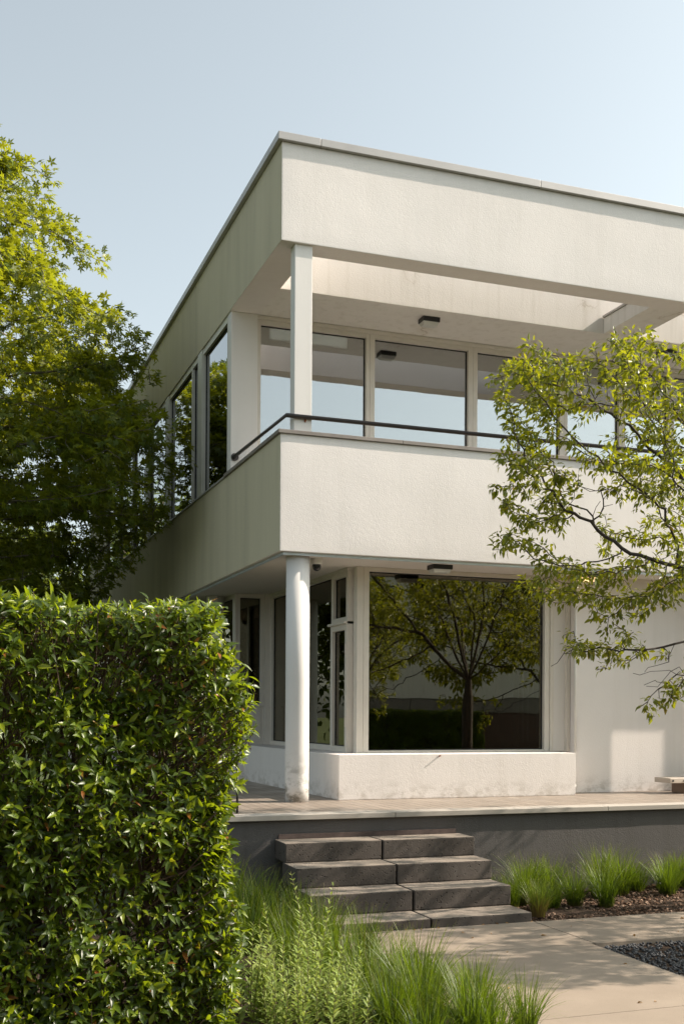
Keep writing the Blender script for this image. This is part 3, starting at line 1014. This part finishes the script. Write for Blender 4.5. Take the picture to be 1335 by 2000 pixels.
# --- cherry tree at right (local origin at trunk foot)
CH = np.array([6.75, 7.55, 0.0])
start = [((0, 0, 0), -1)]
for k in range(1, 11):
    start.append(((0.02 * math.sin(k * .7), 0.02 * math.cos(k * .9), 0.205 * k), k - 1))
for q in range(8):
    az = q * 0.785 + 0.3; el = (0.55, 0.95, 0.7, 1.1)[q % 4]; pr = 10
    for k in range(1, 6):
        L = 0.15 * k
        start.append(((L * math.cos(az) * math.cos(el), L * math.sin(az) * math.cos(el), 2.05 + L * math.sin(el) + .03 * k * k * .3), pr)); pr = len(start) - 1
blobs = []
for (x, y, z), rr, w in (
        ((4.47, 7.85, 4.24), (.38, .45, .33), 7), ((4.75, 8.2, 4.35), (.5, .5, .38), 9), ((5.2, 7.7, 4.35), (.50, .5, .36), 11), ((5.5, 8.1, 4.70), (.17, .25, .24), 2.5),
        ((5.85, 7.7, 3.95), (.6, .6, .38), 12), ((4.62, 8.0, 3.90), (.36, .5, .32), 7), ((4.30, 7.8, 3.50), (.26, .4, .22), 3.5), ((4.75, 8.1, 3.30), (.45, .5, .24), 5),
        ((4.31, 7.9, 2.98), (.28, .35, .14), 3.2), ((5.2, 7.6, 3.55), (.5, .6, .35), 7), ((4.85, 8.0, 2.70), (.42, .5, .28), 6), ((5.35, 7.8, 2.62), (.5, .5, .3), 8),
        ((5.9, 7.6, 3.0), (.5, .5, .4), 7), ((5.25, 8.0, 2.15), (.38, .35, .22), 5), ((4.80, 7.9, 2.12), (.2, .25, .2), 1.2), ((5.80, 7.9, 1.95), (.36, .4, .28), 6), ((5.55, 7.9, 1.66), (.13, .2, .14), 1),
        ((6.6, 8.0, 4.25), (.9, 1.1, .45), 12), ((7.3, 8.2, 3.6), (1.1, 1.1, .8), 12), ((6.6, 7.0, 3.4), (.8, .7, .7), 8), ((6.6, 8.9, 3.4), (.9, .6, .7), 9),
        ((7.6, 7.3, 2.8), (.7, .7, .5), 5), ((7.9, 8.6, 2.8), (.6, .6, .5), 4), ((6.6, 8.0, 2.9), (.6, .6, .4), 4)):
    blobs.append(((x * .94 - CH[0], y * .94 - CH[1], 1.6 + (z - 1.6) * .94), tuple(q * .95 for q in rr), w))
att = blob_points(blobs, 2900)
P, par = colonize(start, att, 0.08, 0.105, 1.6, 150, bias=(0, 0, 0.04))
r, kids = radii(P, par, 0.0024, 2.35, 0.075)
r[:10] = np.linspace(0.085, 0.07, 10)
cherry = tag(empty("cherry_tree", tuple(CH)), "cherry tree with yellow-green sunlit leaves in front of the right side of the house", "tree", "cherry trees in the garden")
link("trunk", branch_mesh("trunk", P + np.where(r[:, None] < .012, 0.010, 0.004) * RNG.standard_normal(P.shape), par, r, 6), M['bark'], cherry, local=True, smooth=True)
# leaves: along thin nodes
depth = np.zeros(len(P), int)
for i in range(len(P) - 1, -1, -1):
    if par[i] >= 0: depth[par[i]] = max(depth[par[i]], depth[i] + 1)
thin = np.where((r < 0.0058) & (np.arange(len(P)) > 52))[0]
bare = np.array([noise.noise(Vector(tuple(P[i] * 1.3))) for i in thin])
low = P[thin][:, 2] < 2.6
thin = thin[~((low & (bare > 0.30)) | (bare > 0.42))]
k = np.where(P[thin][:, 0] + CH[0] < 6.15, 11, 4)
src = np.repeat(thin, k)
dirp = unit(P[src] - P[par[src]])
n = len(src)
t_ = RNG.uniform(0, 1, (n, 1))
side = unit(np.cross(dirp, RNG.standard_normal((n, 3))))
org = P[par[src]] * (1 - t_) + P[src] * t_ + side * RNG.uniform(0.0, 0.05, (n, 1))
d = unit(dirp * 0.55 + side * 0.9 + np.array([0, 0, -0.42]) + 0.25 * RNG.standard_normal((n, 3)))
nr = unit(np.array([0, 0, 1.0]) + 0.45 * RNG.standard_normal((n, 3)))
tv, tf = leaf_simple(0.42, 0.10, 0.24)
V, F = scatter(tv, tf, org, d, nr, RNG.uniform(0.036, 0.070, n))
print("cherry nodes", len(P), "leaves", n)
link("crown", np_mesh("crown", V, F), M['cherry_leaf'], cherry, local=True)
pick = RNG.uniform(0, 1, n) < np.where(P[src][:, 0] + CH[0] < 6.15, 0.42, 0.8)
V, F = scatter(tv, tf, org[pick], d[pick], nr[pick], RNG.uniform(0.075, 0.125, pick.sum()))
sparse = np_mesh("crown", V, F); sparse.materials.append(M['cherry_leaf'])
# its neighbours out of the frame to the right: one mirrored in the window, two that shade the path
for loc, rz, sc, lab in (((7.5, 1.0, 0), 2.2, 0.95, "cherry tree nearest the camera's right, mirrored at the window's left edge"),
                         ((9.0, 6.3, 0), 0.5, 0.85, "cherry tree right of the frame, throwing dappled shade on the concrete path")):
    c = dup_tree(cherry, loc, rz, sc)
    c["label"] = lab
    if loc[1] > 5:
        [h for h in c.children if h.name.startswith("crown")][0].data = sparse

# --- star-leaved tree at left
LT = np.array([-0.7, 15.6, 0.0])
start = [((0, 0, 0), -1)]
for k in range(1, 41):
    start.append(((0.05 * math.sin(k * .3), 0.05 * math.cos(k * .25), 0.225 * k), k - 1))
blobs = [((0, 0, 4.6), (3.3, 3.2, 1.8), 44), ((0.3, 0, 6.5), (2.7, 2.7, 1.6), 34), ((0.45, 0, 8.0), (2.0, 2.0, 1.3), 22), ((.4, 0, 8.5), (1.2, 1.2, 0.8), 9),
         ((2.85, -.5, 4.25), (.75, .8, .35), 4), ((2.75, -.3, 5.35), (.6, .8, .4), 4), ((2.3, .2, 6.3), (.7, .8, .5), 5), ((2.45, -.6, 3.5), (.8, .8, .35), 4), ((2.6, -.2, 7.75), (.45, .25, .10), .6),
         ((2.3, -.2, 8.15), (.25, .2, .22), .5), ((1.9, -.5, 3.0), (.9, .9, .4), 4), ((1.7, -.8, 7.1), (.6, .7, .6), 4), ((2.7, -2.3, 4.6), (.8, .9, .9), 7), ((2.5, -2.2, 5.9), (.7, .8, .7), 5), ((2.7, -1.2, 3.9), (.8, .9, .5), 4), ((2.75, .3, 6.0), (.6, .9, .7), 7), ((2.7, 1.7, 6.3), (.7, .9, .8), 7), ((2.5, 3.0, 6.6), (.8, .9, .9), 7), ((3.0, -.6, 5.2), (.55, .8, .4), 4), ((2.7, 2.2, 5.2), (.7, 1.0, .6), 6)]
att = blob_points(blobs, 4300)
ok = (att[:, 0] + LT[0] < 2.93) | (att[:, 1] + LT[1] < 9.5)
att = att[ok]
P, par = colonize(start, att, 0.17, 0.24, 3.0, 140, bias=(0, 0, 0.05))
ok = P[:, 0] + LT[0] < 2.93
r, kids = radii(P, par, 0.0042, 2.3, 0.14)
r[:41] = np.linspace(0.17, 0.05, 41)
startree = tag(empty("sweetgum_tree", tuple(LT)), "largest star-leaved tree, at the left edge, sunlit above and shaded below", "tree")
link("trunk", branch_mesh("trunk", P, par, r, 6, ok), M['bark_grey'], startree, local=True, smooth=True)
thin = np.where((r < 0.0125) & ok & (np.arange(len(P)) > 44))[0]
k = 18
src = np.repeat(thin, k); n = len(src)
dirp = unit(P[src] - P[par[src]])
t_ = RNG.uniform(0, 1, (n, 1))
side = unit(np.cross(dirp, RNG.standard_normal((n, 3))))
org = P[par[src]] * (1 - t_) + P[src] * t_ + side * RNG.uniform(0.02, 0.17, (n, 1))
outw = unit(P[src] * [1, 1, 0.2] - np.array([0, 0, 1.0]))
d = unit(side * 0.8 + outw * 0.6 + np.array([0, 0, -0.35]) + 0.3 * RNG.standard_normal((n, 3)))
nr = unit(np.array([0, 0, 0.9]) + outw * 0.35 + 0.45 * RNG.standard_normal((n, 3)))
inside = org[:, 0] + LT[0] < 2.90
tv, tf = leaf_star()
V, F = scatter(tv, tf, org[inside], d[inside], nr[inside], RNG.uniform(0.075, 0.130, n)[inside])
print("star nodes", len(P), "leaves", inside.sum())
link("crown", np_mesh("crown", V, F), M['star_leaf'], startree, local=True)

st2 = dup_tree(startree, (-0.45, 19.6, 0), 2.4, 0.86)
st2["label"] = "smaller star-leaved tree behind the large one, close to the house's long side"
startree["group"] = st2["group"] = "star-leaved trees beside the house"

# --- background trees beyond the left tree
att = blob_points([((0, 0, 4.5), (3.2, 3.2, 3.0), 10), ((.8, 0, 6.5), (2, 2, 1.6), 4)], 500)
start = [((0, 0, 0), -1)] + [((0, 0, .3 * k), k - 1) for k in range(1, 12)]
P, par = colonize(start, att, 0.35, 0.5, 5.0, 80)
r, kids = radii(P, par, 0.012, 2.3, 0.2)
bt = tag(empty("dense_tree", (1.2, 34, 0)), "dark dense tree far behind the star-leaved tree, directly behind its crown", "tree", "far trees beyond the house")
link("trunk", branch_mesh("trunk", P, par, r, 5), M['bark_grey'], bt, local=True)
thin = np.where(r < 0.05)[0]; thin = thin[thin > 12]
src = np.repeat(thin, 9); n = len(src)
org = P[src] + 0.28 * RNG.standard_normal((n, 3)); d = unit(RNG.standard_normal((n, 3)) + [0, 0, -.3]); nr = unit(np.array([0, 0, 1.0]) + .6 * RNG.standard_normal((n, 3)))
tv, tf = leaf_simple(0.6, 0.1, 0.2)
V, F = scatter(tv, tf, org, d, nr, RNG.uniform(0.18, 0.34, n))
link("crown", np_mesh("crown", V, F), M['far_leaf'], bt, local=True)
for loc, rz, sc, lab in (((-5.5, 31, 0), 1.3, 1.1, "dark dense tree far behind the star-leaved tree, at its left"), ((5.5, 42, 0), 2.6, 1.0, "dark dense tree farthest back, beyond the end of the house")):
    dup_tree(bt, loc, rz, sc)["label"] = lab

for loc, rz, sc, lab in (((0.4, 25.5, 0), .6, .85, "dark dense tree nearest the far end of the house's long side"), ((-3.6, 25, 0), 2.0, .9, "dark dense tree left of the star-leaved trees, mirrored in the side panes")):
    dup_tree(bt, loc, rz, sc)["label"] = lab

# ------------------------------------------------------------------ hedge
HX0, HX1, HY0, HY1, HZ = -1.4, 1.20, 4.45, 5.75, 2.03
hedge = tag(empty("hedge", (0.0, 5.1, 0)), "tall clipped glossy green hedge in the left foreground", "hedge")


def hedge_edge(z):
    return HX1 + 0.02 * math.sin(z * 4.0) + 0.03 * math.sin(z * 9 + 1) - 0.10 * max(0, 0.9 - z) - 0.5 * max(0, z - 1.74)


nr_ = 8200
ros = []
for _ in range(nr_):
    u = random.random()
    if u < 0.66:      # front face
        x = random.uniform(HX0, HX1); z = random.uniform(0.02, HZ); y = HY0 + abs(random.gauss(0, 0.07)); nv = (0.25, -1, 0.25)
    elif u < 0.84:    # top
        x = random.uniform(HX0, HX1); y = random.uniform(HY0, HY1); z = HZ - abs(random.gauss(0, 0.05)); nv = (0.2, -0.35, 1)
    else:             # right end
        y = random.uniform(HY0, HY1); z = random.uniform(0.02, HZ); x = HX1 - abs(random.gauss(0, 0.06)); nv = (1, -0.35, 0.35)
    bulge = 0.11 * noise.noise(Vector((x * 1.7, y * 1.7, z * 1.7))) + 0.05 * noise.noise(Vector((x * 4, y * 4, z * 4)))
    x += (hedge_edge(z) - HX1) * max(0, (x - HX0) / (HX1 - HX0)) ** 3
    if noise.noise(Vector((x * 3.1, y * 3.1, z * 3.1 + 9))) > 0.24 and u < 0.66 and random.random() < .62: continue
    nv = Vector(nv).normalized()
    p = Vector((x, y, z)) + nv * bulge
    if x > HX1 - .1 and z > HZ - .12: p.z -= .05
    ros.append((p, nv))
org, d, nr, sz = [], [], [], []
twigs = bmesh.new()
for p, nv in ros:
    ax = (nv + Vector((random.gauss(0, .45), random.gauss(0, .35), random.gauss(0.25, .3)))).normalized()
    a = ax.orthogonal().normalized(); b = ax.cross(a)
    kk = random.randint(5, 9)
    ph = random.uniform(0, 6.28)
    L = random.uniform(.04, .11)
    for j in range(kk):
        an = ph + j * 2.4
        sdir = a * math.cos(an) + b * math.sin(an)
        tt = (j + 1) / kk
        o = p - ax * L * (1 - tt)
        dd = (sdir * (1.0 - .35 * tt) + ax * (.45 + .5 * tt) + Vector((0, 0, -.30))).normalized()
        org.append(o); d.append(dd)
        nn = (ax * 1.0 - sdir * .25 + Vector((0, 0, .35)))
        nr.append(nn.normalized()); sz.append(random.uniform(.030, .064))
    q = p - ax * L - nv * random.uniform(.1, .22) + Vector((random.gauss(0, .04), random.gauss(0, .03), -random.uniform(.0, .10)))
    tube(twigs, [q, p - ax * L * .8, p], [.0024, .0022, .0016], 4, False)
for _ in range(170):   # upright inner stems
    x = random.uniform(HX0, HX1 - .05); y = random.uniform(HY0 + .2, HY0 + .7)
    pts = [(x + .05 * math.sin(k) + random.gauss(0, .03), y + random.gauss(0, .03), .02 + k * .19) for k in range(0, 10)]
    tube(twigs, pts, [.011 - .0009 * k for k in range(10)], 5, False)
tv, tf = leaf_lance(0.34, 0.07, 0.22)
V, F = scatter(tv, tf, np.array([o[:] for o in org]), np.array([v[:] for v in d]), np.array([v[:] for v in nr]), np.array(sz))
o = link("foliage", np_mesh("foliage", V, F), M['hedge_leaf'], hedge, smooth=True)
build("stems", twigs, M['twig'], hedge)
# shaded inner leaves, so that the hedge is not see-through
n = 5200
org = np.stack([RNG.uniform(HX0, HX1 - .12, n), RNG.uniform(HY0 + .16, HY1 - .1, n), RNG.uniform(0.02, HZ - .12, n)], 1)
V, F = scatter(tv, tf, org, unit(RNG.standard_normal((n, 3))), unit(RNG.standard_normal((n, 3)) + [0, 0, 1]), RNG.uniform(.07, .11, n))
link("inner_foliage", np_mesh("inner_foliage", V, F), M['hedge_leaf'], hedge, smooth=True)
print("hedge leaves", len(sz))
hedge["group"] = "clipped hedges"
for q, lab in enumerate(("clipped hedge across the garden, first from the left in the window's reflection", "clipped hedge across the garden, second from the left in the window's reflection",
                         "clipped hedge across the garden, mirrored just left of the cherry trunk", "clipped hedge across the garden, mirrored just right of the cherry trunk",
                         "clipped hedge across the garden, last at right in the window's reflection")):
    dup_tree(hedge, (6.4 + 1.96 * q, -5.2 + .02 * q, 0), math.pi, .82)["label"] = lab


# ------------------------------------------------------------------ grasses
def clump_mesh(name, nb, h, spread, rad, seed):
    g_ = np.random.default_rng(seed)
    seg = 5
    ang = g_.uniform(0, 2 * np.pi, nb); rr = rad * np.sqrt(g_.uniform(0, 1, nb))
    base = np.stack([rr * np.cos(ang), rr * np.sin(ang), np.zeros(nb)], 1)
    az = ang + g_.normal(0, .7, nb)
    lean = np.abs(g_.normal(0, spread, nb)) + 0.05 + rr * 2
    L = h * g_.uniform(.6, 1.08, nb)
    w = g_.uniform(.0024, .0046, nb)
    dirh = np.stack([np.cos(az), np.sin(az), 0 * az], 1); sidev = np.stack([-np.sin(az + g_.normal(0, .8, nb)), np.cos(az), 0 * az], 1)
    V = []; T = []
    for s in range(seg + 1):
        u = s / seg
        bend = lean * (u * .5 + .8 * u ** 2.2)
        c = base + dirh * (L * bend * .62)[:, None] + np.array([0, 0, 1.0]) * (L * u * np.sqrt(np.maximum(.15, 1 - (lean * u * .62) ** 2)))[:, None]
        ww = (w * (1 - .92 * u ** 1.6))[:, None]
        V += [c - sidev * ww, c + sidev * ww]; T += [np.full(nb, u)] * 2
    V = np.stack(V, 1); T = np.stack(T, 1)
    nv = 2 * (seg + 1)
    f = np.array([(2 * s, 2 * s + 1, 2 * s + 3, 2 * s + 2) for s in range(seg)])
    F = (f[None] + (np.arange(nb) * nv)[:, None, None]).reshape(-1, 4)
    return np_mesh(name, V.reshape(-1, 3), F, T.reshape(-1))


clumps = [clump_mesh("grass_blades", 230, (.50, .44, .36)[s - 1], (.55, .75, .65)[s - 1], .085, s) for s in (1, 2, 3)]
for cm in clumps: cm.materials.append(M['blade'])
dry = clump_mesh("dry_grass_blades", 170, .30, .5, .05, 9); dry.materials.append(M['blade_dry'])


def grass(x, y, s, label, me=None, z=-.01):
    o = bpy.data.objects.new("grass_clump", me or random.choice(clumps))
    COL.objects.link(o)
    o.location = (x, y, z); o.rotation_euler = (0, 0, random.uniform(0, 6.28)); o.scale = (s, s, s * random.uniform(.9, 1.1))
    return tag(o, label, "grass", "ornamental grass clumps")


right = [(4.42, 8.52, .75, "grass clump against the plinth just right of the top steps"),
         (4.62, 8.28, .85, "grass clump right of the steps, behind the browning tuft"),
         (4.80, 8.55, .95, "tall grass clump against the plinth, second behind the browning tuft"),
         (5.00, 8.10, .78, "darker grass clump in front of the plinth row, beside bare mulch"),
         (5.22, 7.98, .80, "dark upright grass clump nearest the mulch's open patch"),
         (5.42, 8.38, .85, "grass clump midway along the right bed, behind the dark upright one"),
         (5.70, 8.48, .95, "bright grass clump left of the pair at the right edge"),
         (5.95, 8.60, .90, "bright grass clump at the plinth between two larger ones"),
         (6.32, 8.62, 1.0, "large bright grass clump at the right end of the plinth row"),
         (6.70, 8.55, 1.0, "grass clump cut by the right edge of the frame"),
         (7.1, 8.6, 1.0, "grass clump beyond the right edge of the frame"),
         (4.95, 8.62, .8, "small grass clump pressed against the plinth behind the dark clumps")]
right += [(5.05, 8.58, .95, "grass clump at the plinth between the tall one and the midway one"), (5.62, 8.66, 1.0, "grass clump tucked against the plinth behind the midway one"),
          (6.10, 8.35, .9, "forward grass clump left of the large one at the right end"), (6.52, 8.68, 1.0, "grass clump at the plinth between the last two on the right"),
          (4.75, 8.05, .8, "grass clump directly behind the small green tuft at the steps"), (4.46, 8.2, .75, "grass clump touching the right end of the second step")]
for x, y, s, l in right: grass(x, y, s * 0.90, l)
grass(4.45, 7.74, 1.0, "browning dry grass tuft at the right foot of the steps", dry, -.005)
grass(4.52, 7.86, .62, "small green grass tuft behind the browning tuft at the steps")
front = [(2.33, 5.22, 1.0, "grass clump at the bottom edge, right of the tall leafy herbs"), (2.60, 5.12, .98, "grass clump overhanging the path at the bottom edge"),
         (2.76, 4.93, .70, "rightmost low grass clump at the bottom edge of the path"), (2.45, 5.55, 1.0, "sunlit grass clump leaning over the path's left edge"),
         (2.10, 5.05, .95, "grass clump at the bottom edge just beside the leafy herbs"), (2.22, 5.75, 1.0, "sunlit grass clump second from the path's left edge"),
         (2.05, 5.45, .95, "grass clump tucked behind the right herbs"), (2.50, 6.0, .95, "grass clump at the path's left edge below the lowest step"),
         (2.25, 6.25, 1.0, "half-shaded grass clump left of the path"), (2.52, 6.55, .9, "grass clump in shadow at the path edge near the lowest step"),
         (2.02, 6.0, .9, "grass clump behind the tallest herb"), (2.3, 6.8, .95, "shaded grass clump left of the lowest step"),
         (2.48, 7.15, .9, "shaded grass clump touching the lowest step's left end"), (2.05, 6.6, .95, "shaded grass clump behind the herbs"),
         (2.2, 7.4, 1.0, "dark grass clump left of the third step"), (2.45, 7.7, .95, "dark grass clump at the left end of the third step"),
         (1.95, 7.2, 1.0, "dark grass clump beside the hedge's right side"), (2.25, 8.0, 1.1, "dark grass clump left of the second step"),
         (2.46, 8.3, 1.05, "tall dark grass clump at the left end of the top step"), (2.0, 7.8, 1.05, "dark grass clump between hedge and steps"),
         (2.15, 8.5, 1.1, "dark grass clump against the plinth left of the steps"), (1.8, 8.3, 1.1, "grass clump against the plinth, half behind the hedge"),
         (1.75, 7.5, 1.0, "grass clump half behind the hedge's right side"), (1.7, 6.8, .9, "grass clump low behind the hedge's right side"),
         (2.42, 4.85, .9, "grass clump in the bottom foreground, left of the lowest slab joint"), (2.15, 4.75, .9, "grass clump in the bottom foreground in front of the herbs")]
front += [(2.68, 5.38, .7, "low grass tuft between the two clumps overhanging the path"), (2.15, 5.3, .7, "low grass tuft at the foot of the tallest herb"),
          (2.42, 5.30, .75, "low grass tuft in the middle of the sunlit front clumps"), (2.62, 5.72, .7, "low grass tuft on the path edge behind the sunlit clumps"),
          (2.12, 6.3, .8, "low grass tuft left of the half-shaded clump"), (2.5, 4.75, .75, "low grass tuft at the very bottom edge near the slab joint")]
for x, y, s, l in front: grass(x, y, s * 0.90, l)


# ------------------------------------------------------------------ leafy herbs
def herb_mesh(seed, h, nst, rad):
    g_ = np.random.default_rng(seed)
    st = bmesh.new(); O, D_, NN, SZ = [], [], [], []
    for s in range(nst):
        a = g_.uniform(0, 6.28); q = rad * math.sqrt(g_.uniform(0, 1))
        b = np.array([q * math.cos(a), q * math.sin(a), 0]); H = h * g_.uniform(.62, 1.05)
        ln = np.array([math.cos(a), math.sin(a), 0]) * g_.uniform(0, .16) + g_.normal(0, .04, 3) * [1, 1, 0]
        pt = lambda u: b + ln * H * u * u + np.array([0, 0, H * u])
        tube(st, [tuple(pt(u)) for u in (0, .3, .6, .85, 1)], [.003, .0028, .0024, .0018, .001], 5, False)
        nn = int(H / .030)
        for k in range(nn):
            u = .12 + .88 * k / nn
            az = k * 1.5708 + g_.normal(0, .25)
            for sgn in (0, math.pi):
                az2 = az + sgn
                side = np.array([math.cos(az2), math.sin(az2), 0])
                O.append(pt(u)); D_.append(side + np.array([0, 0, .55 + .5 * u]) + .15 * g_.standard_normal(3)); NN.append(np.array([0, 0, 1.0]) - side * .4 + .2 * g_.standard_normal(3))
                SZ.append((.088 - .062 * u ** 2.2) * g_.uniform(.75, 1.15))
    tv, tf = leaf_simple(0.25, 0.05, 0.16)
    V, F = scatter(tv, tf, np.array(O), np.array(D_), unit(np.array(NN)), np.array(SZ))
    me = np_mesh("leaves", V, F); me.materials.append(M['herb_leaf'])
    ms = bpy.data.meshes.new("stems"); st.to_mesh(ms); st.free(); ms.materials.append(M['herb_stem'])
    return me, ms


variants = [herb_mesh(21, .62, 10, .11), herb_mesh(22, .56, 10, .12), herb_mesh(23, .82, 5, .06)]
herbs = [(1.86, 5.55, 2, 1.0, "tallest leafy herb with an upright spire, in front of the steps"), (1.62, 5.35, 0, 1.0, "leafy herb beside the hedge's lower right edge"),
         (1.78, 5.25, 1, 1.0, "leafy herb at the bottom edge between hedge and grasses"), (1.95, 5.35, 0, .85, "leafy herb right of the others, against the grasses"),
         (1.60, 5.65, 1, 1.1, "leafy herb behind the front row, near the hedge"), (1.75, 5.75, 0, 1.0, "leafy herb behind the tallest one"),
         (1.50, 5.05, 1, .95, "leafy herb at the bottom edge touching the hedge"), (1.68, 4.98, 0, .9, "lowest leafy herb at the bottom edge"),
         (1.88, 5.02, 1, .85, "low leafy herb at the bottom edge next to the grasses"), (1.45, 5.4, 0, 1.05, "leafy herb half behind the hedge's right edge"), (1.99, 5.62, 1, .8, "small leafy herb between the tallest one and the grasses")]
for x, y, v, s, lab in herbs:
    t = tag(empty("leafy_herb", (x, y, -.01), random.uniform(0, 6.28)), lab, "plant", "leafy herbs beside the hedge")
    t.scale = (s * .95, s * .95, s * .9)
    for nm, me in zip(("leaves", "stems"), variants[v]):
        o = bpy.data.objects.new(nm, me); COL.objects.link(o); o.parent = t

# ------------------------------------------------------------------ fallen leaves
tv, tf = leaf_simple(0.5, 0.18, 0.25)
lm = np_mesh("fallen_leaf", tv - [.5, 0, 0], tf); lm.materials.append(M['dry_leaf'])
spots = [(random.uniform(2.75, 4.2), random.uniform(5.2, 7.5), .004, "path slab") for _ in range(16)] + [(random.uniform(2.75, 4.28), 7.545 - abs(random.gauss(0, .012)), .004, "path slab") for _ in range(14)] \
    + [(random.uniform(4.4, 6.2), random.uniform(6.75, 7.5), .004, "path slab") for _ in range(8)]
for x, y, z, w in spots:
    o = bpy.data.objects.new("fallen_leaf", lm); COL.objects.link(o)
    o.location = (x, y, z); o.rotation_euler = (random.gauss(0, .3), random.gauss(0, .3), random.uniform(0, 6.28)); s = random.uniform(.018, .045); o.scale = (s, s, s)
    tag(o, "small curled dry leaf lying on the concrete path", "leaf", "fallen leaves on the path")
